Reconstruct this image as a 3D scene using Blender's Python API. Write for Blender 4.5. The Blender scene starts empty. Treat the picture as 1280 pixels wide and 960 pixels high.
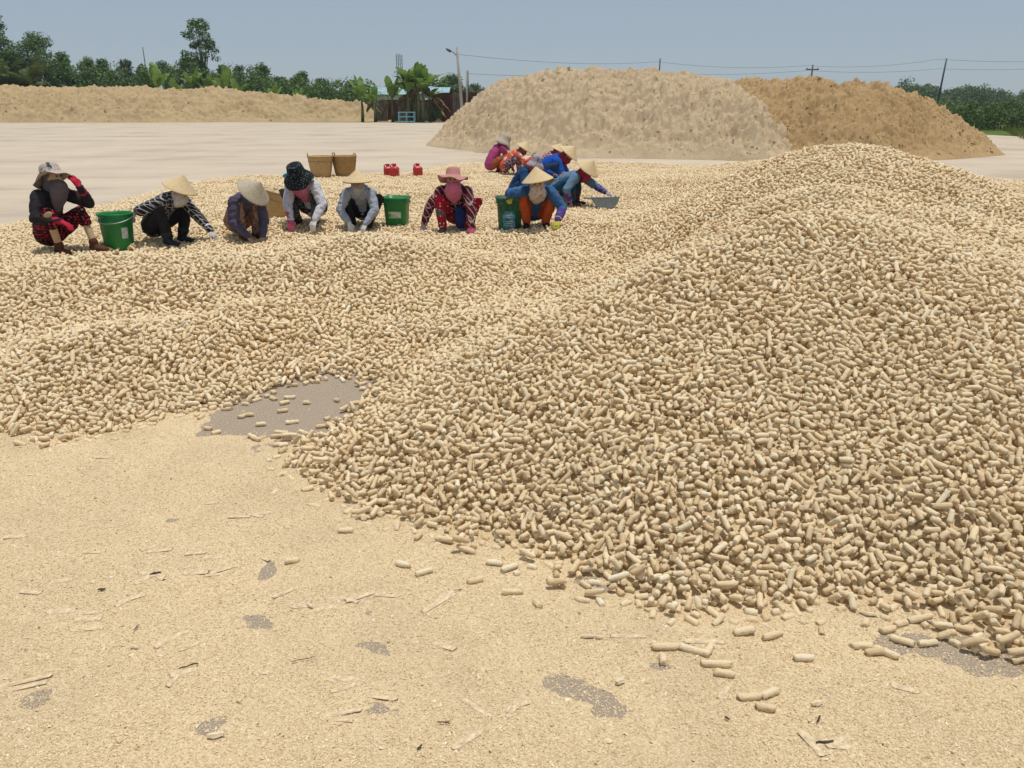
import bpy, bmesh, math, random
import numpy as np
from mathutils import Vector, Matrix, Euler, noise as mnoise

R = math.radians
random.seed(7)
rng = np.random.default_rng(11)
scene = bpy.context.scene
COL = scene.collection

# ------------------------------------------------------------------ camera
FPX, CX, CY, HORIZON = 1005.0, 640.0, 480.0, 130.0
CAM_H = 1.60
PITCH = math.atan((CY - HORIZON) / FPX)
cam_data = bpy.data.cameras.new("camera")
cam_data.sensor_width = 36.0
cam_data.lens = 36.0 * FPX / 1280.0
cam_data.clip_start = 0.05
cam_data.clip_end = 4000.0
cam = bpy.data.objects.new("camera", cam_data)
cam.location = (0, 0, CAM_H)
cam.rotation_euler = (math.pi / 2 - PITCH, 0, 0)
COL.objects.link(cam)
scene.camera = cam

# ------------------------------------------------------------------ sky, sun, exposure
SUN_EL, SUN_AZ = 83.0, 75.0          # azimuth from +Y (away from the camera) towards +X
world = bpy.data.worlds.new("World")
scene.world = world
world.use_nodes = True
wn = world.node_tree
wn.nodes.clear()
sky = wn.nodes.new("ShaderNodeTexSky")
sky.sky_type = 'NISHITA'
sky.sun_disc = False
sky.sun_elevation = R(SUN_EL)
sky.sun_rotation = R(SUN_AZ)
sky.air_density = 0.65
sky.dust_density = 0.5
sky.ozone_density = 2.5
bg = wn.nodes.new("ShaderNodeBackground")
bg.inputs["Strength"].default_value = 0.125
wo = wn.nodes.new("ShaderNodeOutputWorld")
haze_mix = wn.nodes.new("ShaderNodeMix"); haze_mix.data_type = 'RGBA'      # even milky veil over the whole sky
haze_mix.inputs[0].default_value = 0.78
haze_mix.inputs[7].default_value = (2.80, 3.27, 3.62, 1.0)
wn.links.new(sky.outputs[0], haze_mix.inputs[6])
wn.links.new(haze_mix.outputs[2], bg.inputs[0])
wn.links.new(bg.outputs[0], wo.inputs[0])

sun_data = bpy.data.lights.new("sun", 'SUN')
sun_data.energy = 3.2
sun_data.angle = R(0.6)
sun_data.color = (1.0, 0.945, 0.875)
sun = bpy.data.objects.new("sun", sun_data)
d = Vector((math.sin(R(SUN_AZ)) * math.cos(R(SUN_EL)), math.cos(R(SUN_AZ)) * math.cos(R(SUN_EL)), math.sin(R(SUN_EL))))
sun.rotation_euler = d.to_track_quat('Z', 'Y').to_euler()
sun.location = (0, 0, 30)
COL.objects.link(sun)

vs = scene.view_settings
vs.view_transform = 'Standard'
vs.look = 'None'
vs.exposure = 0.0
vs.gamma = 1.0
vs.use_curve_mapping = False

# ------------------------------------------------------------------ helpers: photo pixel -> place
CP, SP = math.cos(PITCH), math.sin(PITCH)
def ray(px, py):
    dx, dy = (px - CX) / FPX, -(py - CY) / FPX
    return (dx, CP + dy * SP, -SP + dy * CP)
def G(px, py, z=0.0):
    r = ray(px, py)
    t = (z - CAM_H) / r[2]
    return (r[0] * t, r[1] * t)
def AT(px, py, y):
    r = ray(px, py)
    t = y / r[1]
    return (r[0] * t, y, CAM_H + r[2] * t)

# ------------------------------------------------------------------ helpers: meshes, objects, tags
def tag(o, label=None, cat=None, group=None, kind=None):
    if label: o["label"] = label
    if cat: o["category"] = cat
    if group: o["group"] = group
    if kind: o["kind"] = kind
    return o
def link(name, me, mat=None, parent=None):
    o = bpy.data.objects.new(name, me)
    COL.objects.link(o)
    if mat is not None and me is not None and not me.materials:
        me.materials.append(mat)
    if parent is not None:
        o.parent = parent
    return o
def empty(name, loc=(0, 0, 0), rz=0.0):
    o = bpy.data.objects.new(name, None)
    o.empty_display_size = 0.2
    COL.objects.link(o)
    o.location = loc
    o.rotation_euler = (0, 0, rz)
    return o
def copy_tree(o, parent=None):
    c = o.copy()
    COL.objects.link(c)
    c.parent = parent
    for ch in list(o.children):
        copy_tree(ch, c)
    return c
def mesh_np(name, verts, faces, smooth=True):
    """faces: an (n,3) or (n,4) array or a list of tuples"""
    me = bpy.data.meshes.new(name)
    verts = np.asarray(verts, np.float32)
    if isinstance(faces, np.ndarray):
        n, k = faces.shape
        me.vertices.add(len(verts)); me.vertices.foreach_set("co", verts.ravel())
        me.loops.add(n * k); me.loops.foreach_set("vertex_index", faces.astype(np.int32).ravel())
        me.polygons.add(n)
        me.polygons.foreach_set("loop_start", np.arange(0, n * k, k, dtype=np.int32))
        me.polygons.foreach_set("loop_total", np.full(n, k, np.int32))
        me.update(calc_edges=True)
    else:
        me.from_pydata([tuple(v) for v in verts.tolist()], [], [tuple(f) for f in faces])
        me.update()
    if smooth:
        me.polygons.foreach_set("use_smooth", np.ones(len(me.polygons), bool))
    return me
class MB:
    """collects shapes into one mesh"""
    def __init__(s): s.v, s.f = [], []
    def add(s, vs_, fs):
        b = len(s.v)
        s.v += [tuple(v) for v in vs_]
        s.f += [tuple(b + i for i in f) for f in fs]
        return s
    def box(s, c, h, M=None):
        vs_ = [Vector((sx * h[0], sy * h[1], sz * h[2])) for sx in (-1, 1) for sy in (-1, 1) for sz in (-1, 1)]
        if M is not None: vs_ = [M @ v for v in vs_]
        vs_ = [v + Vector(c) for v in vs_]
        return s.add(vs_, [(0, 1, 3, 2), (4, 6, 7, 5), (0, 4, 5, 1), (2, 3, 7, 6), (0, 2, 6, 4), (1, 5, 7, 3)])
    def bar(s, a, b, r, n=6, r2=None):
        a, b = Vector(a), Vector(b); r2 = r if r2 is None else r2
        q = (b - a).to_track_quat('Z', 'Y').to_matrix()
        vs_ = []
        for p, rr in ((a, r), (b, r2)):
            for i in range(n):
                t = 2 * math.pi * i / n
                vs_.append(p + q @ Vector((math.cos(t) * rr, math.sin(t) * rr, 0)))
        fs = [(i, (i + 1) % n, n + (i + 1) % n, n + i) for i in range(n)]
        fs += [tuple(range(n))[::-1], tuple(range(n, 2 * n))]
        return s.add(vs_, fs)
    def tube(s, pts, rad, n=8, closed=False):
        pts = [Vector(p) for p in pts]; m = len(pts)
        rad = [rad] * m if not hasattr(rad, '__len__') else rad
        vs_, fs = [], []
        up = None
        for i, p in enumerate(pts):
            a = pts[(i - 1) % m] if (closed or i > 0) else p
            b = pts[(i + 1) % m] if (closed or i < m - 1) else p
            t = (b - a).normalized()
            if up is None:
                up = t.orthogonal().normalized()
            up = (up - t * up.dot(t)).normalized()
            sd = t.cross(up)
            for k in range(n):
                w = 2 * math.pi * k / n
                vs_.append(p + (up * math.cos(w) + sd * math.sin(w)) * rad[i])
        for i in range(m if closed else m - 1):
            j = (i + 1) % m
            for k in range(n):
                fs.append((i * n + k, i * n + (k + 1) % n, j * n + (k + 1) % n, j * n + k))
        if not closed:
            fs += [tuple(range(n))[::-1], tuple(range((m - 1) * n, m * n))]
        return s.add(vs_, fs)
    def lathe(s, prof, n=32, fn=None, cap=False):
        vs_, fs = [], []
        for i, (r, z) in enumerate(prof):
            for k in range(n):
                t = 2 * math.pi * k / n
                p = (r * math.cos(t), r * math.sin(t), z)
                vs_.append(fn(p, r, t, z, i) if fn else p)
        for i in range(len(prof) - 1):
            for k in range(n):
                fs.append((i * n + k, i * n + (k + 1) % n, (i + 1) * n + (k + 1) % n, (i + 1) * n + k))
        if cap:
            fs += [tuple(range(n))[::-1]]
        return s.add(vs_, fs)
    def build(s, name, mat, parent=None, smooth=False):
        me = mesh_np(name, s.v, s.f, smooth)
        return link(name, me, mat, parent)
    def mesh(s, name, smooth=False):
        return mesh_np(name, s.v, s.f, smooth)

# ------------------------------------------------------------------ helpers: noise on arrays
def vnoise(x, y, seed=0):
    xi, yi = np.floor(x).astype(np.int64), np.floor(y).astype(np.int64)
    xf, yf = x - xi, y - yi
    u, v = xf * xf * xf * (xf * (xf * 6 - 15) + 10), yf * yf * yf * (yf * (yf * 6 - 15) + 10)
    def hsh(a, b):
        n = (a * 374761393 + b * 668265263 + seed * 974634777) & 0xFFFFFFFF
        n = ((n ^ (n >> 13)) * 1274126177) & 0xFFFFFFFF
        n = ((n ^ (n >> 16)) * 2246822519) & 0xFFFFFFFF
        return ((n ^ (n >> 15)) & 0xFFFFFF) / float(0xFFFFFF)
    a, b, c, e = hsh(xi, yi), hsh(xi + 1, yi), hsh(xi, yi + 1), hsh(xi + 1, yi + 1)
    return (a * (1 - u) + b * u) * (1 - v) + (c * (1 - u) + e * u) * v
def fbm(x, y, oct=4, seed=0, gain=0.5):
    s, a, t = 0, 1.0, 0
    for i in range(oct):
        s = s + a * vnoise(x * 2 ** i + 17.3 * i, y * 2 ** i - 9.1 * i, seed + i)
        t += a; a *= gain
    return s / t * 2 - 1
def sdist(X, Y, poly):
    """signed distance to a polygon, positive inside"""
    best = np.full(X.shape, 1e9); inside = np.zeros(X.shape, bool)
    n = len(poly)
    for i in range(n):
        x1, y1 = poly[i]; x2, y2 = poly[(i + 1) % n]
        ex, ey = x2 - x1, y2 - y1
        t = np.clip(((X - x1) * ex + (Y - y1) * ey) / (ex * ex + ey * ey + 1e-12), 0, 1)
        best = np.minimum(best, np.hypot(X - x1 - t * ex, Y - y1 - t * ey))
        c = ((y1 > Y) != (y2 > Y)) & (X < (x2 - x1) * (Y - y1) / (y2 - y1 + 1e-12) + x1)
        inside ^= c
    return np.where(inside, best, -best)
def sstep(a, b, x):
    t = np.clip((x - a) / (b - a), 0, 1)
    return t * t * (3 - 2 * t)

# ------------------------------------------------------------------ helpers: materials
def new_mat(name, rough=0.85, spec=0.2):
    m = bpy.data.materials.new(name); m.use_nodes = True
    nt = m.node_tree
    b = nt.nodes["Principled BSDF"]
    b.inputs["Roughness"].default_value = rough
    b.inputs["Specular IOR Level"].default_value = spec
    return m, nt, b
def N(nt, kind, **kw):
    n = nt.nodes.new(kind)
    for k, v in kw.items():
        if k in n.inputs.keys(): n.inputs[k].default_value = v
        else: setattr(n, k, v)
    return n
def ramp(nt, fac, stops, interp='LINEAR'):
    r = nt.nodes.new("ShaderNodeValToRGB")
    r.color_ramp.interpolation = interp
    el = r.color_ramp.elements
    while len(el) < len(stops): el.new(0.5)
    for e, (p, c) in zip(el, stops):
        e.position = p; e.color = (*c, 1.0)
    if fac is not None: nt.links.new(fac, r.inputs[0])
    return r
def mixc(nt, fac, a, b, mode='MIX'):
    m = nt.nodes.new("ShaderNodeMix"); m.data_type = 'RGBA'; m.blend_type = mode
    for s, v in ((0, fac), (6, a), (7, b)):
        if hasattr(v, 'is_output'): nt.links.new(v, m.inputs[s])
        elif s == 0: m.inputs[0].default_value = v
        else: m.inputs[s].default_value = (*v, 1.0)
    return m.outputs[2]
def math_n(nt, op, a, b=None):
    m = nt.nodes.new("ShaderNodeMath"); m.operation = op
    for i, v in enumerate((a, b)):
        if v is None: continue
        if hasattr(v, 'is_output'): nt.links.new(v, m.inputs[i])
        else: m.inputs[i].default_value = v
    return m.outputs[0]
def coords(nt, out="Object", scale=(1, 1, 1), rot=(0, 0, 0)):
    tc = nt.nodes.new("ShaderNodeTexCoord")
    mp = nt.nodes.new("ShaderNodeMapping")
    mp.inputs["Scale"].default_value = scale
    mp.inputs["Rotation"].default_value = rot
    nt.links.new(tc.outputs[out], mp.inputs["Vector"])
    return mp.outputs[0]
def noise_t(nt, vec, scale, detail=4, rough=0.55, dist=0.0):
    n = nt.nodes.new("ShaderNodeTexNoise")
    n.inputs["Scale"].default_value = scale; n.inputs["Detail"].default_value = detail
    n.inputs["Roughness"].default_value = rough; n.inputs["Distortion"].default_value = dist
    if vec is not None: nt.links.new(vec, n.inputs["Vector"])
    return n
def bump(nt, b, height, strength=0.5, dist=0.01):
    bp = nt.nodes.new("ShaderNodeBump")
    bp.inputs["Strength"].default_value = strength; bp.inputs["Distance"].default_value = dist
    nt.links.new(height, bp.inputs["Height"]); nt.links.new(bp.outputs[0], b.inputs["Normal"])
def simple(name, col, var=0.12, scale=20.0, rough=0.8, spec=0.25, bstr=0.0, bdist=0.004, metallic=0.0):
    m, nt, b = new_mat(name, rough, spec)
    v = coords(nt)
    n = noise_t(nt, v, scale, 5)
    lo = tuple(c * (1 - var * 1.6) for c in col); hi = tuple(min(1, c * (1 + var)) for c in col)
    r = ramp(nt, n.outputs[0], [(0.3, lo), (0.7, hi)])
    nt.links.new(r.outputs[0], b.inputs["Base Color"])
    b.inputs["Metallic"].default_value = metallic
    if bstr: bump(nt, b, n.outputs[0], bstr, bdist)
    return m

# ================================================================== MATERIALS OF THE YARD
def mat_briquette():
    m, nt, b = new_mat("briquette", 0.95, 0.08)
    v = coords(nt)
    oi = nt.nodes.new("ShaderNodeObjectInfo")
    base = ramp(nt, oi.outputs["Random"], [(0.0, (0.68, 0.50, 0.285)), (0.2, (0.80, 0.615, 0.38)), (0.55, (0.85, 0.68, 0.44)), (0.88, (0.88, 0.725, 0.485)), (1.0, (0.90, 0.79, 0.585))])
    fine = noise_t(nt, v, 260, 5, 0.7)
    col = mixc(nt, 0.55, base.outputs[0], ramp(nt, fine.outputs[0], [(0.25, (0.62, 0.57, 0.50)), (0.5, (1.0, 1.0, 1.0)), (0.75, (1.2, 1.18, 1.12))]).outputs[0], 'MULTIPLY')
    geo = nt.nodes.new("ShaderNodeNewGeometry")
    big = noise_t(nt, geo.outputs["Position"], 0.9, 3)
    col = mixc(nt, ramp(nt, big.outputs[0], [(0.42, (0, 0, 0)), (0.68, (0.55, 0.55, 0.55))]).outputs[0], col, (0.80, 0.65, 0.425))
    nt.links.new(col, b.inputs["Base Color"])
    cracks = noise_t(nt, coords(nt, scale=(1, 1, 1)), 120, 6, 0.75)
    bump(nt, b, cracks.outputs[0], 0.8, 0.007)
    return m
M_BRIQ = mat_briquette()

def mat_dust():
    m, nt, b = new_mat("briquette_dust", 1.0, 0.05)
    v = coords(nt)
    n = noise_t(nt, v, 45, 5, 0.7)
    r = ramp(nt, n.outputs[0], [(0.3, (0.48, 0.36, 0.21)), (0.7, (0.70, 0.55, 0.35))])
    nt.links.new(r.outputs[0], b.inputs["Base Color"])
    bump(nt, b, n.outputs[0], 0.9, 0.02)
    return m
M_DUST = mat_dust()

def mat_sawdust():
    m, nt, b = new_mat("sawdust_crumbs", 1.0, 0.05)
    v = coords(nt)
    vo = nt.nodes.new("ShaderNodeTexVoronoi"); vo.inputs["Scale"].default_value = 190
    nt.links.new(v, vo.inputs["Vector"])
    hue = nt.nodes.new("ShaderNodeSeparateColor"); nt.links.new(vo.outputs["Color"], hue.inputs[0])
    grain = ramp(nt, hue.outputs[0], [(0.0, (0.54, 0.405, 0.235)), (0.2, (0.68, 0.53, 0.325)), (0.6, (0.73, 0.58, 0.37)), (1.0, (0.81, 0.68, 0.47))])
    big = noise_t(nt, v, 1.5, 6, 0.65)
    tint = ramp(nt, big.outputs[0], [(0.32, (0.86, 0.845, 0.83)), (0.52, (1.0, 0.985, 0.96)), (0.7, (1.06, 1.03, 0.98))])
    col = mixc(nt, 1.0, grain.outputs[0], tint.outputs[0], 'MULTIPLY')
    nt.links.new(col, b.inputs["Base Color"])
    fine = noise_t(nt, v, 95, 6, 0.7)
    h = math_n(nt, 'ADD', math_n(nt, 'MULTIPLY', vo.outputs["Distance"], -0.5), fine.outputs[0])
    bump(nt, b, h, 0.8, 0.008)
    return m
M_SAW = mat_sawdust()

def mat_chip():
    m, nt, b = new_mat("wood_crumb", 1.0, 0.05)
    oi = nt.nodes.new("ShaderNodeObjectInfo")
    r = ramp(nt, oi.outputs["Random"], [(0, (0.56, 0.42, 0.245)), (0.2, (0.69, 0.54, 0.33)), (0.6, (0.74, 0.59, 0.38)), (0.9, (0.81, 0.68, 0.47)), (1, (0.86, 0.77, 0.59))])
    nt.links.new(r.outputs[0], b.inputs["Base Color"])
    return m
M_CHIP = mat_chip()

def mat_yard():
    m, nt, b = new_mat("dusty_concrete", 0.95, 0.15)
    v = coords(nt)
    geo = nt.nodes.new("ShaderNodeNewGeometry")
    fine = noise_t(nt, v, 60, 6, 0.7)
    grey = ramp(nt, fine.outputs[0], [(0.25, (0.28, 0.225, 0.17)), (0.75, (0.36, 0.295, 0.23))])
    dust = ramp(nt, fine.outputs[0], [(0.25, (0.51, 0.43, 0.33)), (0.75, (0.62, 0.535, 0.42))])
    # dust lies in long wind and broom streaks over the slab, thin only in the worked area by the heap
    st = noise_t(nt, coords(nt, scale=(0.10, 1.0, 1), rot=(0, 0, 0.10)), 0.55, 7, 0.65, 0.6)
    st2 = noise_t(nt, v, 0.35, 6, 0.6)
    s = math_n(nt, 'ADD', math_n(nt, 'MULTIPLY', st.outputs[0], 0.45), math_n(nt, 'MULTIPLY', st2.outputs[0], 0.55))
    cov = ramp(nt, s, [(0.36, (0.20, 0.20, 0.20)), (0.47, (0.75, 0.75, 0.75)), (0.60, (1, 1, 1))])
    sep = nt.nodes.new("ShaderNodeSeparateXYZ"); nt.links.new(geo.outputs["Position"], sep.inputs[0])
    far = ramp(nt, math_n(nt, 'DIVIDE', sep.outputs[1], 20.0), [(0.30, (0.0, 0.0, 0.0)), (0.42, (1, 1, 1))])
    cov2 = mixc(nt, 1.0, cov.outputs[0], far.outputs[0], 'MULTIPLY')
    spk = noise_t(nt, v, 140, 3, 0.6)
    spec_ = ramp(nt, spk.outputs[0], [(0.56, (0, 0, 0)), (0.66, (0.8, 0.8, 0.8))])
    near = mixc(nt, spec_.outputs[0], grey.outputs[0], (0.66, 0.52, 0.33))
    col = mixc(nt, cov2, near, dust.outputs[0])
    nt.links.new(col, b.inputs["Base Color"])
    bump(nt, b, fine.outputs[0], 0.35, 0.006)
    return m
M_YARD = mat_yard()

# ================================================================== THE YARD
def yard():
    pts = [(-400, -30), (400, -30), (400, 30), (60, 38), (24, 41), (60, 90), (-400, 92)]
    pts = [(-300, -20), (300, -20), (300, 33), (28, 36), (20, 78), (-300, 78)]
    v = [(x, y, 0) for x, y in pts]
    o = link("yard_ground", mesh_np("yard_ground", v, [tuple(range(len(v)))], False), M_YARD)
    tag(o, kind="structure")
    m, nt, b = new_mat("field_soil", 1, 0.05)
    vv = coords(nt)
    n = noise_t(nt, vv, 0.25, 6, 0.65)
    r = ramp(nt, n.outputs[0], [(0.3, (0.05, 0.085, 0.02)), (0.55, (0.10, 0.14, 0.035)), (0.75, (0.20, 0.18, 0.07))])
    nt.links.new(r.outputs[0], b.inputs["Base Color"])
    v = [(-2500, -60, -0.05), (2500, -60, -0.05), (2500, 2500, -0.05), (-2500, 2500, -0.05)]
    o = link("field", mesh_np("field", v, [(0, 1, 2, 3)], False), m)
    tag(o, kind="structure")
yard()

# ------------------------------------------------------------------ the spread of briquettes: its shape
CELL = 0.0135
X0, X1, Y0, Y1 = -13.0, 15.0, 1.4, 23.0
gx = np.arange(X0, X1, CELL); gy = np.arange(Y0, Y1, CELL)

def P(*pts): return [G(x, y) for x, y in pts]
BED = P((-130, 566), (0, 556), (60, 566), (150, 548), (235, 524), (300, 512), (340, 497), (372, 482), (425, 474), (452, 486), (446, 510), (410, 528), (385, 548), (352, 558),
        (335, 588), (372, 622), (450, 660), (560, 690), (660, 712), (740, 752), (830, 788), (960, 792), (1090, 776), (1180, 800), (1290, 838), (1420, 850),
        (1500, 500), (1500, 232), (1290, 229), (1180, 222), (1060, 214), (905, 211), (820, 208), (700, 207), (560, 207), (520, 217),
        (470, 222), (360, 221), (262, 226), (190, 242), (120, 261), (0, 285), (-150, 310))
BARE = P((812, 357), (850, 349), (872, 352), (840, 362))

def star_heap(X, Y, cx, cy, H, foot, power=1.0, round_top=0.25):
    """a heap with its top at cx, cy and a foot line given as points round it"""
    ang = np.array([math.atan2(y - cy, x - cx) for x, y in foot]); rad = np.array([math.hypot(x - cx, y - cy) for x, y in foot])
    o = np.argsort(ang); ang, rad = ang[o], rad[o]
    ang = np.concatenate([ang[-3:] - 2 * math.pi, ang, ang[:3] + 2 * math.pi]); rad = np.concatenate([rad[-3:], rad, rad[:3]])
    th = np.arctan2(Y - cy, X - cx); r = np.hypot(X - cx, Y - cy)
    aa = np.linspace(-math.pi, math.pi, 361); rr = np.interp(aa, ang, rad)
    k = np.hanning(25); k /= k.sum()
    rr = np.convolve(np.concatenate([rr[-13:-1], rr, rr[1:13]]), k, 'valid')
    Rr = np.interp(th, aa, rr)
    u = r / Rr
    u = np.sqrt(u * u + round_top ** 2 * np.exp(-u * u * 9))
    return H * np.maximum(0, 1 - u) ** power / (1 - round_top) ** power

def surface(X, Y):
    sd = sdist(X, Y, BED)
    # thin, uneven spread
    bed = 0.085 * sstep(0.0, 0.9, sd) * (0.75 + 0.55 * fbm(X * 0.55, Y * 0.55, 3, 3))
    def hump(px, py, z, h, rx, ry, rot=0.0):
        cx, cy = G(px, py, z)
        ca, sa = math.cos(rot), math.sin(rot)
        u = ((X - cx) * ca + (Y - cy) * sa) / rx; v = (-(X - cx) * sa + (Y - cy) * ca) / ry
        return h * np.exp(-(u * u + v * v))
    hum = (hump(470, 318, 0.3, 0.25, 1.0, 0.75, 0.2) + hump(250, 345, 0.25, 0.16, 1.3, 0.8, -0.1) + hump(60, 350, 0.2, 0.15, 1.0, 0.7, -0.3)
           + hump(120, 430, 0.2, 0.10, 1.0, 0.5, 0.1) + hump(330, 400, 0.2, 0.08, 0.6, 0.45, 0.3) + hump(640, 400, 0.2, 0.10, 0.9, 0.45, 0.7)
           + hump(355, 284, 0.15, 0.10, 1.2, 0.5, 0.2) + hump(800, 280, 0.2, 0.14, 1.6, 1.0, 0.3) + hump(870, 240, 0.1, 0.16, 1.8, 1.5)
           + hump(560, 240, 0.1, 0.06, 3.0, 1.6) + hump(980, 225, 0.1, 0.3, 2.0, 2.0))
    bed = bed + 1.3 * hum * sstep(0.1, 1.2, sd)
    # the near heap and the higher heap behind it
    cx, cy = 1.98, 5.3
    foot = P((352, 600), (460, 662), (570, 690), (680, 718), (830, 790), (1000, 795), (1200, 800), (1400, 830)) + [(5.0, 3.6), (5.4, 5.4), (5.0, 7.4), (3.6, 8.4), (2.5, 8.0)] \
        + P((850, 362), (760, 385), (650, 420), (520, 455), (430, 500), (380, 540))
    near = star_heap(X, Y, cx, cy, 0.86, foot, 1.04, 0.12)
    bx, by = 3.62, 9.0
    foot2 = [(bx + math.cos(a) * r, by + math.sin(a) * r) for a, r in ((0, 3.3), (0.7, 3.0), (1.57, 3.0), (2.3, 2.8), (3.14, 2.9), (3.9, 3.2), (4.5, 4.6), (5.1, 4.2), (5.7, 3.4))]
    back = star_heap(X, Y, bx, by, 1.13, foot2, 1.0, 0.16)
    # a low saddle between the two heaps, running down to the frame's edge
    mx, my = 2.75, 7.0
    mid = star_heap(X, Y, mx, my, 0.88, [(mx + math.cos(a) * r, my + math.sin(a) * r) for a, r in ((0, 2.9), (0.8, 2.6), (1.57, 2.4), (2.4, 1.9), (3.0, 2.0), (3.9, 2.2), (4.7, 2.6), (5.5, 2.9))], 1.0, 0.2)
    back = np.maximum(back, mid - 0.0)
    k = 0.10
    big = np.logaddexp(near / k, back / k) * k - math.log(2) * k * np.exp(-(near + back) / 0.1)
    z = np.logaddexp(bed / 0.03, big / 0.03) * 0.03
    z = z - 0.03 * math.log(2) * np.exp(-np.abs(bed - big) / 0.03)
    z = z + sstep(0.15, 0.8, sd) * (0.035 * fbm(X * 1.6, Y * 1.6, 3, 5) + 0.018 * fbm(X * 4.2, Y * 4.2, 2, 8))
    z = z * sstep(-0.1, 0.75, sd)
    bare = sdist(X, Y, BARE)
    z = z * sstep(0.25, -0.25, bare)
    return np.where(sd > 0, np.maximum(z, 0) - 0.004, -0.03), np.where(bare > 0, -bare, sd)

# coarse evaluation, then bilinear lookup
CC = 0.05
cgx = np.arange(X0 - 0.1, X1 + 0.15, CC); cgy = np.arange(Y0 - 0.1, Y1 + 0.15, CC)
CXg, CYg = np.meshgrid(cgx, cgy)
FZ, FS = surface(CXg, CYg)
def bilin(A, x, y, x0, y0, c):
    u = np.clip((x - x0) / c, 0, A.shape[1] - 1.001); v = np.clip((y - y0) / c, 0, A.shape[0] - 1.001)
    i, j = u.astype(int), v.astype(int); fu, fv = u - i, v - j
    return (A[j, i] * (1 - fu) + A[j, i + 1] * fu) * (1 - fv) + (A[j + 1, i] * (1 - fu) + A[j + 1, i + 1] * fu) * fv
def f_at(x, y): return bilin(FZ, np.asarray(x, float), np.asarray(y, float), cgx[0], cgy[0], CC)
def sd_at(x, y): return bilin(FS, np.asarray(x, float), np.asarray(y, float), cgx[0], cgy[0], CC)

def grid_mesh(name, Xg, Yg, Z, keep=None):
    h, w = Xg.shape
    V = np.stack([Xg, Yg, Z], -1).reshape(-1, 3)
    idx = np.arange(h * w).reshape(h, w)
    F = np.stack([idx[:-1, :-1], idx[:-1, 1:], idx[1:, 1:], idx[1:, :-1]], -1).reshape(-1, 4)
    if keep is not None:
        K = keep.reshape(-1)
        F = F[K[F].any(axis=1)]
        used = np.zeros(len(V), bool); used[F] = True
        mp = np.cumsum(used) - 1
        V, F = V[used], mp[F]
    return mesh_np(name, V, F)

# people and tools press the spread flat where they stand (filled in by the placing code below)
spread = link("briquette_spread", grid_mesh("briquette_spread", CXg, CYg, FZ - 0.006, (FS > 0.05)), M_SAW)
tag(spread, "tan briquettes spread and heaped over the yard", "briquettes", kind="stuff")

# ------------------------------------------------------------------ dropping the briquettes one layer after another
def loose_spots():
    """single briquettes lying apart from the spread: photo point, heading, length"""
    s = [(362, 496, 5, .11), (356, 503, 40, .10), (353, 513, 25, .10), (383, 503, 0, .07), (421, 500, -30, .06), (302, 520, 30, .07), (311, 518, 8, .09), (326, 530, 10, .09),
         (365, 527, 20, .11), (352, 540, -10, .12), (346, 545, 10, .10), (362, 548, 5, .13), (380, 545, -20, .10), (350, 555, 10, .12), (315, 545, -40, .1), (372, 556, -20, .1),
         (260, 535, -20, .08), (270, 540, 40, .08), (320, 548, -35, .11),
         (504, 708, -20, .10), (530, 717, 30, .11), (594, 727, 20, .10), (637, 711, 30, .12), (640, 742, 5, .12), (672, 756, -60, .07), (743, 744, -20, .12), (796, 732, 5, .1), (660, 700, -30, .1),
         (695, 733, 10, .11), (576, 689, 20, .1), (618, 706, -10, .1), (1095, 815, 10, .12), (1107, 815, -40, .13), (1078, 808, 0, .12), (938, 873, 5, .13), (962, 869, 25, .11), (957, 887, -15, .09),
         (895, 832, -5, .16), (866, 815, -25, .14), (885, 815, 60, .10), (832, 810, 0, .15), (828, 823, 85, .08), (905, 845, -15, .1), (1004, 824, 0, .1), (1160, 803, 10, .11), (1128, 800, -30, .12),
         (965, 797, 20, .12), (930, 793, 5, .12), (1215, 812, -20, .12), (1238, 818, 15, .12), (1258, 810, 5, .12), (1272, 822, -10, .11),
         (432, 665, 0, .10), (440, 628, -10, .12), (455, 648, 5, .11), (410, 610, 10, .1), (402, 588, -10, .12), (385, 575, 15, .1), (365, 702, 10, .09)]
    return s

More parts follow.
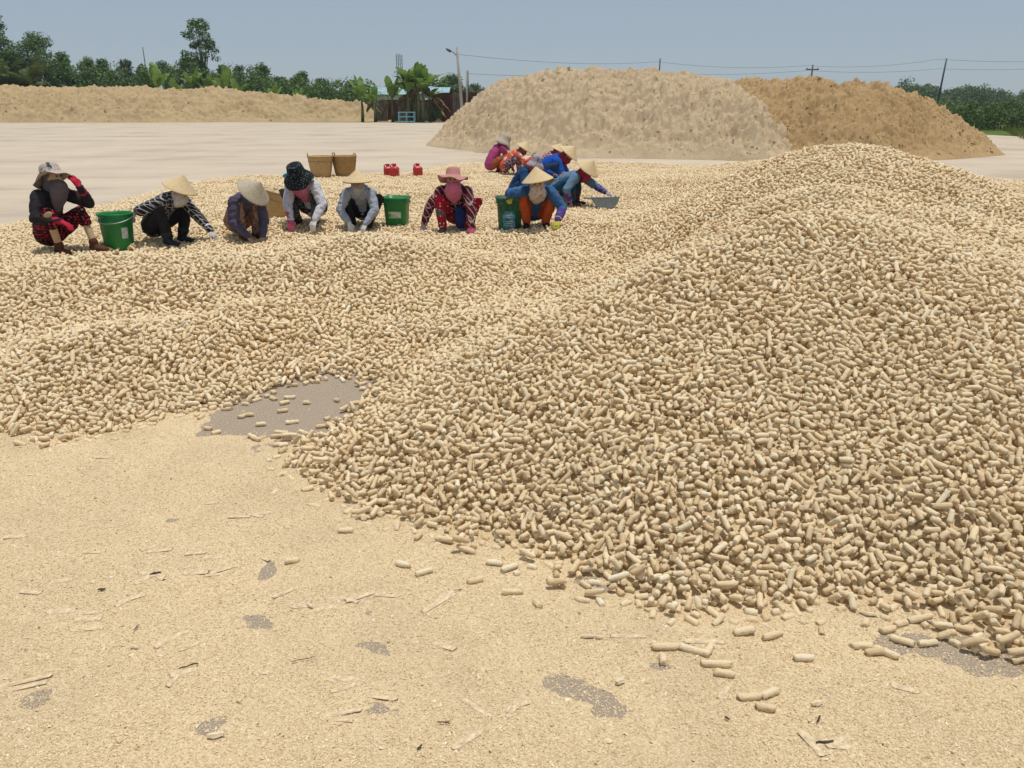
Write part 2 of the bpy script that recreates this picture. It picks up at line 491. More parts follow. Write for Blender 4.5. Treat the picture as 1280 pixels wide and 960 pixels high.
RAD = 0.0134
class Heap:
    def __init__(s):
        s.nx, s.ny = len(gx), len(gy)
        XX, YY = np.meshgrid(gx, gy)
        s.H = np.maximum(bilin(FZ, XX, YY, cgx[0], cgy[0], CC), 0.0).astype(np.float32)
        s.out = []
    def at(s, x, y):
        i = np.clip(((x - X0) / CELL + 0.5).astype(np.int32), 0, s.nx - 1); j = np.clip(((y - Y0) / CELL + 0.5).astype(np.int32), 0, s.ny - 1)
        return s.H[j, i]
    TT = np.array([-1, -0.66, -0.33, 0.33, 0.66, 1.0])
    def rest(s, x, y, yaw, L, r):
        """height and slope at which a briquette comes to rest"""
        c, sn = np.cos(yaw), np.sin(yaw)
        prof = []
        hl = L * 0.5 - r * 0.3
        for t in s.TT:
            best = None
            for q in (-0.75, 0.0, 0.75):
                px = x + c * t * hl - sn * q * r; py = y + sn * t * hl + c * q * r
                h = s.at(px, py) + math.sqrt(1 - q * q) * r
                best = h if best is None else np.maximum(best, h)
            prof.append(best)
        best, slope = np.full(x.shape, -9.0), np.zeros(x.shape)
        for i in range(3):
            for j in range(3, 6):
                ti, tj = s.TT[i], s.TT[j]
                sl = (prof[j] - prof[i]) / (tj - ti)
                v = prof[i] - sl * ti
                m = v > best
                best = np.where(m, v, best); slope = np.where(m, sl / hl, slope)
        # and over the middle
        mid = s.at(x, y) + r
        best = np.maximum(best, mid)
        return best, np.clip(slope, -1.3, 1.3)
    def put(s, x, y, z, yaw, sl, L, r):
        s.out.append(np.stack([x, y, z, yaw, sl, L, r], -1))
        c, sn = np.cos(yaw), np.sin(yaw)
        k = 1 / np.sqrt(1 + sl * sl)
        for t in np.linspace(-1, 1, 11):
            for q in (-0.85, -0.45, 0, 0.45, 0.85):
                d_ = t * L * 0.5 * k
                px = x + c * d_ - sn * q * r; py = y + sn * d_ + c * q * r
                hh = z + sl * d_ + math.sqrt(1 - q * q) * r
                i = np.clip(((px - X0) / CELL + 0.5).astype(np.int32), 0, s.nx - 1); j = np.clip(((py - Y0) / CELL + 0.5).astype(np.int32), 0, s.ny - 1)
                np.maximum.at(s.H, (j, i), hh.astype(np.float32))
heap = Heap()
CLEAR = []      # (x, y, r): kept free for feet, buckets and baskets, filled from the placing tables
BLEN = 0.050
# where the tools stand: photo point of the foot, used again when they are built
TOOL_AT = {"bucket": (150, 309), "bin_a": (497, 283), "bin_b": (637, 287)}
for k_, r_ in (("bucket", 0.15), ("bin_a", 0.13), ("bin_b", 0.13)):
    x_, y_ = G(*TOOL_AT[k_], 0.12)
    CLEAR.append((x_, y_, r_))

def drop_all():
    sp = 0.108
    lx, ly = np.arange(X0 + 0.2, X1 - 0.2, sp), np.arange(Y0 + 0.2, Y1 - 0.2, sp)
    LX, LY = np.meshgrid(lx, ly); LX, LY = LX.ravel(), LY.ravel()
    view = np.abs(LX) < 0.70 * LY + 0.9
    LX, LY = LX[view], LY[view]
    for rnd in range(21):
        off = rng.random(2) * sp
        sx, sy = LX + off[0], LY + off[1]
        bestz = np.full(sx.shape, 9.0); pick = [None] * 6
        bx = by = bw = bl = br = bs = bzz = np.zeros(sx.shape)
        for c in range(5):
            x = sx + (rng.random(sx.shape) - 0.5) * 0.05; y = sy + (rng.random(sx.shape) - 0.5) * 0.05
            if c == 0:
                L = np.clip(rng.lognormal(-3.03, 0.31, sx.shape), 0.024, 0.090); r = RAD * (1 + rng.normal(0, 0.06, sx.shape))
                near_s = 0.82 + 0.18 * sstep(2.8, 6.0, sy); L = L * near_s; r = r * near_s
            yaw = rng.random(sx.shape) * math.pi
            z, sl = heap.rest(x, y, yaw, L, r)
            f = f_at(x, y)
            e = z - f
            m = e < bestz
            bestz = np.where(m, e, bestz)
            bx, by, bw, bs, bzz = (np.where(m, a, b_) for a, b_ in ((x, bx), (y, by), (yaw, bw), (sl, bs), (z, bzz)))
        sd = sd_at(bx, by)
        # the edge thins out to single briquettes
        p = np.clip((sd + 0.10 - rnd * 0.014) / 0.22, 0, 1)
        ok = (sd > -0.08) & (rng.random(sx.shape) < p) & (bestz < 0.064 * near_s)
        for (x_, y_, r_) in CLEAR:
            ok &= np.hypot(bx - x_, by - y_) > r_
        heap.put(bx[ok], by[ok], bzz[ok] - 0.003, bw[ok], bs[ok], L[ok], r[ok])
drop_all()
n_heap = sum(len(a) for a in heap.out)
# single briquettes on the open ground
ls = loose_spots()
ang = np.array([R(a) for _, _, a, _ in ls]); LL = np.array([l * 0.58 for *_, l in ls])
gxy = np.array([G(px, py, 0.012) for px, py, _, _ in ls])
zz, ss = heap.rest(gxy[:, 0], gxy[:, 1], ang, LL, np.full(len(ls), RAD * .85))
heap.put(gxy[:, 0], gxy[:, 1], zz - 0.001, ang, ss, LL, np.full(len(ls), RAD * .85))
BR = np.concatenate(heap.out)
n_loose = len(ls)
# more strays along the foot of the heap
print("briquettes", len(BR))

def briquette_mesh(k):
    """a pressed stub of wood dust: uneven, crumbling, with broken ends"""
    rs = random.Random(100 + k)
    n = 10
    xs = [-0.5, -0.47, -0.33, -0.12, 0.10, 0.32, 0.46, 0.5]
    prof = [0.55, 0.88, 1.0, 1.0, 1.0, 0.99, 0.88, 0.55]
    if k % 4 == 1: prof[-1], prof[-2] = 0.84, 1.0
    if k % 4 == 2: prof[0], prof[1] = 0.80, 0.96
    if k % 4 == 3: prof[-2], prof[-3] = 0.70, 0.90
    v, f = [], []
    bend = rs.uniform(-0.22, 0.22)
    ta, tb, ph = rs.uniform(-0.07, 0.07), rs.uniform(-0.07, 0.07), rs.uniform(0, 6)
    for i, (x, p) in enumerate(zip(xs, prof)):
        for j in range(n):
            t = 2 * math.pi * j / n
            q = Vector((x * 2.6, math.cos(t), math.sin(t))) * 1.5 + Vector((k * 7.7, 0, 0))
            rr = p * (1 + 0.27 * mnoise.noise(q) + 0.20 * mnoise.noise(q * 2.3) + rs.uniform(-0.05, 0.05))
            xx = x + (0.05 * mnoise.noise(q * 1.7) + rs.uniform(-0.02, 0.02) if i in (0, 1, 6, 7) else 0) + (ta if i < 2 else tb if i > 5 else 0) * math.cos(t + ph)
            v.append((xx, math.cos(t) * rr + bend * (1 - 4 * x * x), math.sin(t) * rr * 0.95))
    m = len(xs)
    for i in range(m - 1):
        for j in range(n):
            f.append((i * n + j, i * n + (j + 1) % n, (i + 1) * n + (j + 1) % n, (i + 1) * n + j))
    v.append((-0.5 + rs.uniform(0.02, 0.09), 0, 0)); v.append((0.5 - rs.uniform(0.02, 0.09), 0, 0))
    for j in range(n):
        f.append((m * n, (j + 1) % n, j)); f.append((m * n + 1, (m - 1) * n + j, (m - 1) * n + (j + 1) % n))
    v = [(x * BLEN, y * RAD, z * RAD) for x, y, z in v]
    me = mesh_np("briquette", v, f, True)
    me.materials.append(M_BRIQ)
    return me
BMESH = [briquette_mesh(k) for k in range(14)]

def b_rot(yaw, sl, roll):
    return Euler((roll, 0, 0)).to_matrix().to_4x4(), Matrix.Rotation(yaw, 4, 'Z') @ Matrix.Rotation(-math.atan(sl), 4, 'Y')

# the ones that show largest stay single objects
cx3 = BR[:, :3] - np.array([0, 0, CAM_H])
depth = cx3[:, 1] * CP - cx3[:, 2] * SP
upc = cx3[:, 1] * SP + cx3[:, 2] * CP
PXX = CX + FPX * cx3[:, 0] / depth; PYY = CY - FPX * upc / depth
top = heap.at(BR[:, 0], BR[:, 1])
vis = (PXX > 4) & (PXX < 1276) & (PYY > 0) & (PYY < 955) & (BR[:, 2] + BR[:, 6] > top - 0.006)
score = np.where(vis, BR[:, 5] / depth, 0)
score[:-n_loose] *= 0.999
single = np.zeros(len(BR), bool)
single[-n_loose:] = True
order = np.argsort(-np.where(single, 0, score))
single[order[:300 - n_loose]] = True
protos = []
loose_objs = []
LOOSE0 = len(BR) - n_loose
def loose_label(i):
    px, py = PXX[i], PYY[i]
    if i < LOOSE0:
        ln = "short stubby" if BR[i, 5] < 0.050 else "medium long" if BR[i, 5] < 0.060 else "noticeably long"
        where = "near the heap's left tip" if px < 620 else "below the middle of the heap" if px < 960 else "towards the lower right corner"
        return ("%s tan briquette on the heap's front foot %s" % (ln, where), "%s briquettes %s" % (ln, where))
    if py < 560 and px < 460: return ("tan briquette lying loose on the bare grey concrete patch", "briquettes on the bare patch")
    if py < 715 and px < 470: return ("tan briquette at the tip of the heap beside the crumbs", "briquettes at the heap's left tip")
    return ("tan briquette lying apart on the crumbs in front of the heap", "briquettes strewn in front of the heap")
idx_single = np.nonzero(single)[0]
for i in idx_single:
    x, y, z, yaw, sl, L, r = BR[i]
    k = int(rng.integers(len(BMESH)))
    if len(protos) < len(BMESH): k = len(protos)
    o = link("briquette", BMESH[k])
    Rl, Rm = b_rot(yaw, sl, rng.random() * 6.28)
    o.matrix_world = Matrix.Translation((x, y, z)) @ Rm @ Rl @ Matrix.Diagonal((L / BLEN, r / RAD, r / RAD, 1))
    lb, gr = loose_label(i)
    tag(o, lb, "briquette", gr)
    if i >= LOOSE0: loose_objs.append(o)
    if len(protos) < len(BMESH): protos.append(o)

def scatter_object(name, pts, rots, scales, kinds, proto_objs, parent=None, mat=None):
    """one object: points that carry copies of the given shapes (geometry nodes)"""
    me = bpy.data.meshes.new(name)
    n = len(pts)
    me.vertices.add(n); me.vertices.foreach_set("co", np.asarray(pts, np.float32).ravel())
    for nm, typ, arr in (("rot", 'FLOAT_VECTOR', rots), ("scl", 'FLOAT_VECTOR', scales)):
        a = me.attributes.new(nm, typ, 'POINT'); a.data.foreach_set("vector", np.asarray(arr, np.float32).ravel())
    a = me.attributes.new("kind_id", 'INT', 'POINT'); a.data.foreach_set("value", np.asarray(kinds, np.int32))
    o = link(name, me, mat, parent)
    ng = bpy.data.node_groups.new(name + "_nodes", 'GeometryNodeTree')
    ng.interface.new_socket("Geometry", in_out='INPUT', socket_type='NodeSocketGeometry')
    ng.interface.new_socket("Geometry", in_out='OUTPUT', socket_type='NodeSocketGeometry')
    gi, go = ng.nodes.new("NodeGroupInput"), ng.nodes.new("NodeGroupOutput")
    g2i = ng.nodes.new("GeometryNodeGeometryToInstance")
    for p in proto_objs:
        oi = ng.nodes.new("GeometryNodeObjectInfo"); oi.transform_space = 'ORIGINAL'
        oi.inputs["Object"].default_value = p
        ng.links.new(oi.outputs["Geometry"], g2i.inputs[0])
    mtp = ng.nodes.new("GeometryNodeMeshToPoints")
    ng.links.new(gi.outputs[0], mtp.inputs[0])
    iop = ng.nodes.new("GeometryNodeInstanceOnPoints")
    ng.links.new(mtp.outputs[0], iop.inputs["Points"]); ng.links.new(g2i.outputs[0], iop.inputs["Instance"])
    iop.inputs["Pick Instance"].default_value = True
    def attr(nm, dt):
        na = ng.nodes.new("GeometryNodeInputNamedAttribute"); na.data_type = dt; na.inputs["Name"].default_value = nm
        return na.outputs[0]
    ng.links.new(attr("kind_id", 'INT'), iop.inputs["Instance Index"])
    e2r = ng.nodes.new("FunctionNodeEulerToRotation"); ng.links.new(attr("rot", 'FLOAT_VECTOR'), e2r.inputs[0])
    ng.links.new(e2r.outputs[0], iop.inputs["Rotation"])
    ng.links.new(attr("scl", 'FLOAT_VECTOR'), iop.inputs["Scale"])
    ng.links.new(iop.outputs[0], go.inputs[0])
    md = o.modifiers.new("scatter", 'NODES'); md.node_group = ng
    return o

rest_i = np.nonzero(~single)[0]
B2 = BR[rest_i]
# euler XYZ: roll about X, then slope about Y, then yaw about Z
rots = np.stack([rng.random(len(B2)) * 6.28, -np.arctan(B2[:, 4]), B2[:, 3]], -1)
scl = np.stack([B2[:, 5] / BLEN, B2[:, 6] / RAD, B2[:, 6] / RAD], -1)
bq = scatter_object("briquettes", B2[:, :3], rots, scl, rng.integers(0, len(BMESH), len(B2)), protos, parent=spread)
bq["kind"] = "stuff"
bq["label"] = "tan pressed briquettes lying in the heap"

# ------------------------------------------------------------------ the crumbs on the ground in front
PATCH = [((325, 781), 0.10, 0.028, -15), ((738, 876), 0.16, 0.045, -38), ((478, 814), 0.11, 0.03, -35), ((500, 883), 0.10, 0.03, 5), ((468, 762), 0.06, 0.03, -25), ((336, 716), 0.04, 0.05, 0), ((290, 583), 0.07, 0.04, 30),
         ((1200, 815), 0.22, 0.05, -14), ((270, 915), 0.07, 0.04, 0), ((48, 875), 0.06, 0.03, 10), ((822, 832), 0.05, 0.02, 0), ((460, 805), 0.05, 0.03, 20),
         ((775, 735), 0.22, 0.05, -8), ((835, 750), 0.2, 0.05, -15), ((215, 650), 0.05, 0.02, 0)]
def crumbs():
    c = 0.02
    xs, ys = np.arange(-4.6, 4.8, c), np.arange(0.9, 6.6, c)
    X, Y = np.meshgrid(xs, ys)
    cov = np.ones_like(X) * 0.9
    for (p, a, b, rot) in PATCH:
        x0, y0 = G(*p); t = R(rot)
        u = (X - x0) * math.cos(t) + (Y - y0) * math.sin(t); v = -(X - x0) * math.sin(t) + (Y - y0) * math.cos(t)
        # foreshortened in the photo, so wider in depth on the ground
        d_ = np.sqrt((u / (a * 1.2)) ** 2 + (v / (b * 1.9)) ** 2) + 0.8 * fbm(X * 7, Y * 7, 4, 4, 0.7)
        cov = np.minimum(cov, (d_ - 1.0) * 0.6)
    cov = np.maximum(cov, -0.27)
    grey = sdist(X, Y, P((230, 548), (300, 558), (345, 572), (380, 548), (470, 505), (455, 462), (380, 462), (250, 505)))
    cov = np.minimum(cov, -grey * 3 + 0.55 * fbm(X * 8, Y * 8, 4, 9, 0.7))
    lim = sdist(X, Y, P((-200, 1200), (-500, 540), (-150, 556), (0, 545), (150, 535), (240, 530), (345, 560), (480, 640), (640, 690), (820, 765), (960, 770), (1120, 760), (1290, 815), (1600, 840), (1500, 1200)))
    cov = np.minimum(cov, lim * 4 + 0.6)
    return xs, ys, X, Y, cov, c
xs_, ys_, SXg, SYg, COV, SC = crumbs()
lay = 0.012 * np.clip(COV, -1, 0.7) + 0.003 + 0.003 * fbm(SXg * 3, SYg * 3, 4, 21) + 0.003 * fbm(SXg * 12, SYg * 12, 2, 31)
lay = np.where(COV < -0.6, -0.02, lay)
saw = link("sawdust_crumbs", grid_mesh("sawdust_crumbs", SXg, SYg, lay, COV > -0.6), M_SAW)
tag(saw, "fine pale wood crumbs strewn over the ground in front of the heap", "wood crumbs", kind="stuff")

def chip_mesh(k):
    rs = random.Random(k)
    v = [(-.5, -.35, -.2), (.5, -.4, -.15), (.45, .35, -.2), (-.4, .4, -.2), (-.35, -.25, .25), (.3, -.2, .3), (.35, .25, .2), (-.3, .2, .3)]
    v = [tuple(c * 0.01 * (1 + rs.uniform(-.35, .35)) for c in p) for p in v]
    me = mesh_np("wood_crumb", v, [(0, 3, 2, 1), (4, 5, 6, 7), (0, 1, 5, 4), (1, 2, 6, 5), (2, 3, 7, 6), (3, 0, 4, 7)], False)
    me.materials.append(M_CHIP)
    return me
crumb_protos = []
for k, (px, py) in enumerate([(560, 905), (300, 880), (760, 930), (150, 930), (1010, 905)]):
    x, y = G(px, py)
    o = link("wood_crumb", chip_mesh(k))
    o.location = (x, y, float(bilin(lay, np.array(x), np.array(y), xs_[0], ys_[0], SC)) + 0.004)
    o.rotation_euler = (0.3, 0.2, k * 1.3); o.scale = (1.7, 1.7, 1.5)
    tag(o, "pale angular wood crumb, larger than the grains around it", "wood crumb", "larger crumbs on the ground")
    crumb_protos.append(o)
def scatter_crumbs():
    n = 420000
    # denser near the camera, where single crumbs can be told apart
    y = 1.15 + 4.8 * rng.random(n) ** 1.7
    x = (rng.random(n) * 2 - 1) * (0.70 * y + 0.45)
    cv = bilin(COV, x, y, xs_[0], ys_[0], SC)
    p = np.where(cv > 0, np.clip(0.35 + cv, 0, 1), np.where(cv > -0.6, 0.12 + 0.85 * np.clip(1 + cv / 0.6, 0, 1) ** 0.9, 0.10))
    sdv = sd_at(x, y)
    p = np.where(sdv > 0.40, 0, p)
    ok = rng.random(n) < p
    x, y = x[ok], y[ok]
    z = np.maximum(bilin(lay, x, y, xs_[0], ys_[0], SC), 0.0)
    n = len(x)
    s = np.clip(rng.lognormal(-1.08, 0.40, n), 0.2, 1.3)
    scl = np.stack([s * (0.9 + 0.8 * rng.random(n)), s * (0.6 + 0.5 * rng.random(n)), s * (0.4 + 0.5 * rng.random(n))], -1)
    rot = np.stack([rng.normal(0, 0.45, n), rng.normal(0, 0.45, n), rng.random(n) * 6.28], -1)
    o = scatter_object("wood_crumbs", np.stack([x, y, z + 0.001], -1), rot, scl, rng.integers(0, 5, n), crumb_protos, parent=saw)
    o["kind"] = "stuff"; o["label"] = "loose wood crumbs"
scatter_crumbs()
def lay_z(x, y):
    return max(0.0, float(bilin(lay, np.array(float(x)), np.array(float(y)), xs_[0], ys_[0], SC)))

for o in loose_objs:      # they lie on the crumbs, not in them
    o.location.z += 0.85 * lay_z(o.location.x, o.location.y)

# broken shells and split sticks of briquette on the crumbs
M_SHELL = simple("briquette_shell", (0.68, 0.54, 0.36), 0.18, 60, 0.95, 0.05, 0.4, 0.004)
M_PALE = simple("pale_splinter", (0.76, 0.63, 0.44), 0.12, 60, 0.95, 0.05, 0.5, 0.003)
M_BARK = simple("dark_bark", (0.11, 0.085, 0.055), 0.3, 60, 0.95, 0.05, 0.6, 0.003)
def shell_mesh(k):
    rs = random.Random(40 + k); n = 5; rows = 6
    v, f = [], []
    arc = rs.uniform(1.3, 1.9)
    for lay_i, rr in ((0, 1.0), (1, 0.80)):
        for i in range(rows):
            for j in range(n):
                t = math.pi / 2 + (j / (n - 1) - 0.5) * arc
                x = -0.5 + i / (rows - 1) + (rs.uniform(-0.06, 0.06))
                q = rr * (1 + rs.uniform(-.1, .1))
                v.append((x * 0.1, math.cos(t) * q * 0.019, (math.sin(t) * q - math.cos(arc / 2) - 0.08) * 0.019))
    o = rows * n
    for i in range(rows - 1):
        for j in range(n - 1):
            a = i * n + j
            f.append((a, a + 1, a + n + 1, a + n)); f.append((o + a, o + a + n, o + a + n + 1, o + a + 1))
        for j, fl in ((0, 1), (n - 1, 0)):
            a = i * n + j
            q = (a, a + n, o + a + n, o + a)
            f.append(q if fl else q[::-1])
    for i in (0, rows - 1):
        for j in range(n - 1):
            a = i * n + j
            f.append((a, a + 1, o + a + 1, o + a))
    me = mesh_np("briquette_fragment", v, f, False)
    return me
SHELLS = [shell_mesh(k) for k in range(6)]
frag = [(200, 692, 12, 1.2), (188, 688, 40, .9), (280, 716, 35, 1.3), (270, 722, 15, 1.0), (192, 722, -10, 1.3), (180, 728, 60, .9), (200, 725, -40, .8), (165, 752, 35, 1.2), (155, 757, 60, .8), (112, 770, 5, .9),
        (112, 778, 5, 1.1), (110, 790, 10, 1.3), (78, 768, 8, 1.2), (118, 694, 5, 1.1), (40, 744, -5, 1.0), (78, 730, 15, 1.0), (215, 803, 50, 1.4), (240, 812, 40, 1.0), (230, 845, 30, 1.0), (218, 855, 80, .9),
        (30, 855, 22, 2.0), (30, 861, 22, 1.6), (357, 745, 40, 1.2), (380, 762, 10, 1.0), (450, 748, 35, 1.4), (484, 746, -8, 1.2), (436, 752, -20, 1.0), (548, 757, 48, 2.0), (558, 748, 50, 1.4), (430, 853, 3, 1.2), (432, 863, 25, 1.2),
        (470, 872, -12, 1.7), (428, 893, 15, 1.4), (425, 902, -5, 1.0), (595, 888, -45, 1.3), (583, 930, 40, 1.2), (785, 800, 0, 1.5), (556, 812, -25, 1.0), (300, 650, 5, 1.1), (262, 632, 5, 1.0), (330, 645, 20, 1.0), (320, 648, -15, .9),
        (245, 720, 5, 1.2), (270, 700, 15, 1.1), (245, 695, 10, 1.0), (330, 700, -30, .8), (408, 765, 20, .9), (640, 892, 60, .8), (652, 882, 20, .7), (1040, 932, 15, 1.4), (1015, 935, -70, 1.2), (905, 870, 50, 1.0), (880, 806, 0, 1.6), (1050, 938, -5, 1.0),
        (1130, 865, -25, 1.0), (60, 560, 3, 1.0), (130, 575, 0, .9), (70, 588, 5, 1.0), (20, 675, 10, 1.0), (330, 845, 10, .7)]
for i, (px, py, a, s) in enumerate(frag):
    x, y = G(px, py)
    o = link("briquette_fragment", SHELLS[i % 6])
    if not SHELLS[i % 6].materials: SHELLS[i % 6].materials.append(M_SHELL)
    o.location = (x, y, lay_z(x, y) + 0.003)
    o.rotation_euler = (random.uniform(-.16, .16), random.uniform(-.03, .04), R(a))
    o.scale = (s * 0.72, random.uniform(.6, .95), random.uniform(.6, .95))
    lb = "split tan briquette shell among the crumbs on the open ground"
    if px > 700: lb = "broken tan briquette shell on the crumbs below the heap"
    tag(o, lb, "fragment", "broken shells in front of the heap" if px > 700 else "broken shells on the open ground")
def sliver(px, py, a, L, w, mat, name, label, cat, group=None):
    rs = random.Random(int(px * 7 + py))
    mb = MB()
    x, y = G(px, py)
    pts, rad = [], []
    for i in range(6):
        t = i / 5 - 0.5
        pts.append((t * L, rs.uniform(-.06, .06) * L, 0.004 + rs.uniform(0, .05) * L)); rad.append(w * (1 - 1.2 * t * t) * rs.uniform(.75, 1.1))
    mb.tube(pts, rad, 5)
    o = mb.build(name, mat)
    o.location = (x, y, lay_z(x, y) + 0.003); o.rotation_euler = (0, 0, R(a))
    tag(o, label, cat, group)
g_ = "dark twigs and bark bits on the crumbs"
for px, py, a, L, w in [(237, 840, 30, .09, .004), (172, 790, 80, .05, .003), (195, 722, 20, .06, .007), (128, 743, 10, .04, .006), (525, 940, 60, .03, .005), (555, 910, -15, .06, .003), (380, 830, 25, .12, .002)]:
    sliver(px, py, a, L * .6, w * .7, M_BARK, "twig", "small dark twig lying on the pale crumbs", "twig", g_)
for px, py, a, L, w in [
                       (1022, 905, 60, .04, .004), (1030, 935, 10, .07, .005), (908, 905, -40, .02, .004)]:
    sliver(px, py, a, L * .7, w * .8, M_BARK, "twig", "small dark twig lying on the pale crumbs", "twig", g_)
for px, py, a, L, w in [(388, 763, -40, .04, .007), (826, 824, 80, .05, .008), (775, 856, 30, .04, .012), (636, 893, 70, .04, .006), (740, 802, 0, .10, .006), (573, 741, 30, .05, .004), (1020, 886, 20, .05, .011), (1085, 773, -20, .08, .008), (512, 571, 5, .10, .007), (170, 815, 0, .04, .005), (270, 922, 10, .06, .012)]:
    sliver(px, py, a, L * .7, w * .8, M_PALE, "wood_splinter", "cream coloured wood splinter brighter than the crumbs around it", "splinter", "pale splinters on the crumbs")

# ================================================================== THE SAWDUST HEAPS BEHIND
def mat_heap(name, lo, mid, hi, sc=5.0):
    m, nt, b = new_mat(name, 1.0, 0.04)
    v = coords(nt)
    n1 = noise_t(nt, v, 0.45, 5, 0.6); n2 = noise_t(nt, v, sc, 6, 0.75)
    s = math_n(nt, 'ADD', math_n(nt, 'MULTIPLY', n1.outputs[0], 0.5), math_n(nt, 'MULTIPLY', n2.outputs[0], 0.5))
    r = ramp(nt, s, [(0.32, lo), (0.5, mid), (0.68, hi)])
    nt.links.new(r.outputs[0], b.inputs["Base Color"])
    n3 = noise_t(nt, v, sc * 3.5, 7, 0.85)
    bump(nt, b, n3.outputs[0], 0.9, 0.05)
    return m
M_HEAP_PALE = mat_heap("pale_sawdust", (0.50, 0.38, 0.24), (0.61, 0.475, 0.31), (0.67, 0.535, 0.36))
M_HEAP_BROWN = mat_heap("brown_sawdust", (0.37, 0.24, 0.115), (0.51, 0.35, 0.18), (0.57, 0.405, 0.22))
M_HEAP_LEFT = mat_heap("ochre_sawdust", (0.37, 0.265, 0.14), (0.475, 0.355, 0.20), (0.53, 0.41, 0.24), 3.0)

CLOD_MAT = {m_.name: simple(m_.name + '_clod', c_, .10, 1.5, 1.0, .04) for m_, c_ in ((M_HEAP_PALE, (.60, .46, .29)), (M_HEAP_BROWN, (.47, .325, .175)), (M_HEAP_LEFT, (.49, .365, .205)))}
def sawdust_heap(poly, crest, slope, cell, seed, mat, label, rough=1.0, clods=0, csize=1.0, short='', fine=1.0, fq=1.0):
    xs = [p[0] for p in poly]; ys = [p[1] for p in poly]
    X, Y = np.meshgrid(np.arange(min(xs) - .3, max(xs) + .3, cell), np.arange(min(ys) - .3, max(ys) + .3, cell))
    wob = 0.35 * fbm(X * 0.5, Y * 0.5, 3, seed + 40)
    sd = sdist(X + wob, Y + wob * 0.7, poly)
    H = np.interp(X, [c[0] for c in crest], [c[1] for c in crest])
    H = H * (1 + 0.10 * fbm(X * 0.45, Y * 0.45, 3, seed))
    u = np.maximum(sd, 0) * slope
    kk = 0.16 * H; z = np.maximum(0, -kk * np.log(np.exp(-u / kk) + np.exp(-H / kk)))
    k = sstep(0, 0.8, sd)
    bil = lambda s_, o_, sd_: np.abs(fbm(X * s_, Y * s_, o_, sd_)) * 2 - 0.5
    z = z + k * rough * (0.18 * fbm(X * 0.8, Y * 0.8, 3, seed + 1) - 0.10 * bil(1.3, 2, seed + 2) - 0.10 * bil(2.7, 3, seed + 3) + fine * (0.12 * fbm(X * 4.0 * fq, Y * 4.0 * fq, 2, seed + 4, 0.8) + 0.13 * fbm(X * 9.0 * fq, Y * 9.0 * fq, 2, seed + 7, 0.9) - 0.10 * bil(6.5 * fq, 2, seed + 6)))
    z = np.where(sd > 0, z, -0.05)
    o = link("sawdust_heap", grid_mesh("sawdust_heap", X, Y, z, sd > -0.12), mat)
    tag(o, label, "sawdust heap")
    # clods lying all over its flank
    rs = np.random.default_rng(seed)
    n = clods; xx = min(xs) + rs.random(n) * (max(xs) - min(xs)); yy = min(ys) + rs.random(n) ** 1.4 * (max(ys) - min(ys)) * .75
    zz = bilin(z, xx, yy, X[0, 0], Y[0, 0], cell); cl_ = fbm(xx * .5, yy * .5, 3, seed + 9)
    ok = (zz > .12) & (rs.random(n) < .55 + .7 * cl_)
    xx, yy, zz = xx[ok], yy[ok], zz[ok]; n = len(xx)
    if n:
        s_ = np.clip(rs.lognormal(-2.75, .5, n), .03, .26) * csize
        sc = np.stack([s_ * (1 + .5 * rs.random(n)), s_ * (1 + .5 * rs.random(n)), s_ * (.6 + .4 * rs.random(n))], -1)
        protos_ = []
        for k in range(3):
            p = link("sawdust_clod", clod_mesh(seed + k, CLOD_MAT[mat.name])); j = int(rs.integers(n))
            p.location = (xx[j], yy[j], zz[j] + .02); p.scale = (.22 * csize,) * 3
            tag(p, "crumbly clod on the flank of the %s" % short, "clod", "clods on the " + short); protos_.append(p)
        c_ = scatter_object("clods", np.stack([xx, yy, zz - s_ * .2], -1), rs.random((n, 3)) * 6.28, sc, rs.integers(0, 3, n), protos_, parent=o)
        c_["kind"] = "stuff"
    return o
def clod_mesh(k, mat):
    rs = random.Random(k); bm = bmesh.new(); bmesh.ops.create_icosphere(bm, subdivisions=2, radius=1.0)
    for v in bm.verts:
        v.co *= 1 + .38 * mnoise.noise(v.co * 1.7 + Vector((k * 3.1, 0, 0))) + rs.uniform(-.08, .08)
    me = bpy.data.meshes.new("sawdust_clod"); bm.to_mesh(me); bm.free(); me.materials.append(mat)
    return me
def ZC(px, py, y): return AT(px, py, y)[2]
def XC(px, y): return AT(px, 130, y)[0]
yc = 29.0
front = P((527, 181), (548, 185), (600, 191), (700, 197), (800, 199), (905, 201), (975, 204), (1010, 200))
sawdust_heap(front + [(XC(1020, 31), 31), (XC(1020, 38), 38), (1.0, 39), (-2.4, 37.0)],
             [(-9, 1.2), (XC(560, yc), 1.9), (XC(600, yc), ZC(632, 92, yc)), (XC(640, yc), ZC(640, 88, yc)), (XC(690, yc), ZC(690, 86, yc)), (XC(770, yc), ZC(770, 94, yc)), (XC(850, yc), ZC(850, 96, yc)), (XC(905, yc), ZC(905, 98, yc)), (XC(950, yc), ZC(950, 104, yc)), (XC(1000, yc), ZC(1000, 150, yc))],
             0.92, 0.045, 3, M_HEAP_PALE, "big pale tan sawdust heap behind the squatting women", clods=16000, csize=.2, short="big pale heap")
yc = 30.0
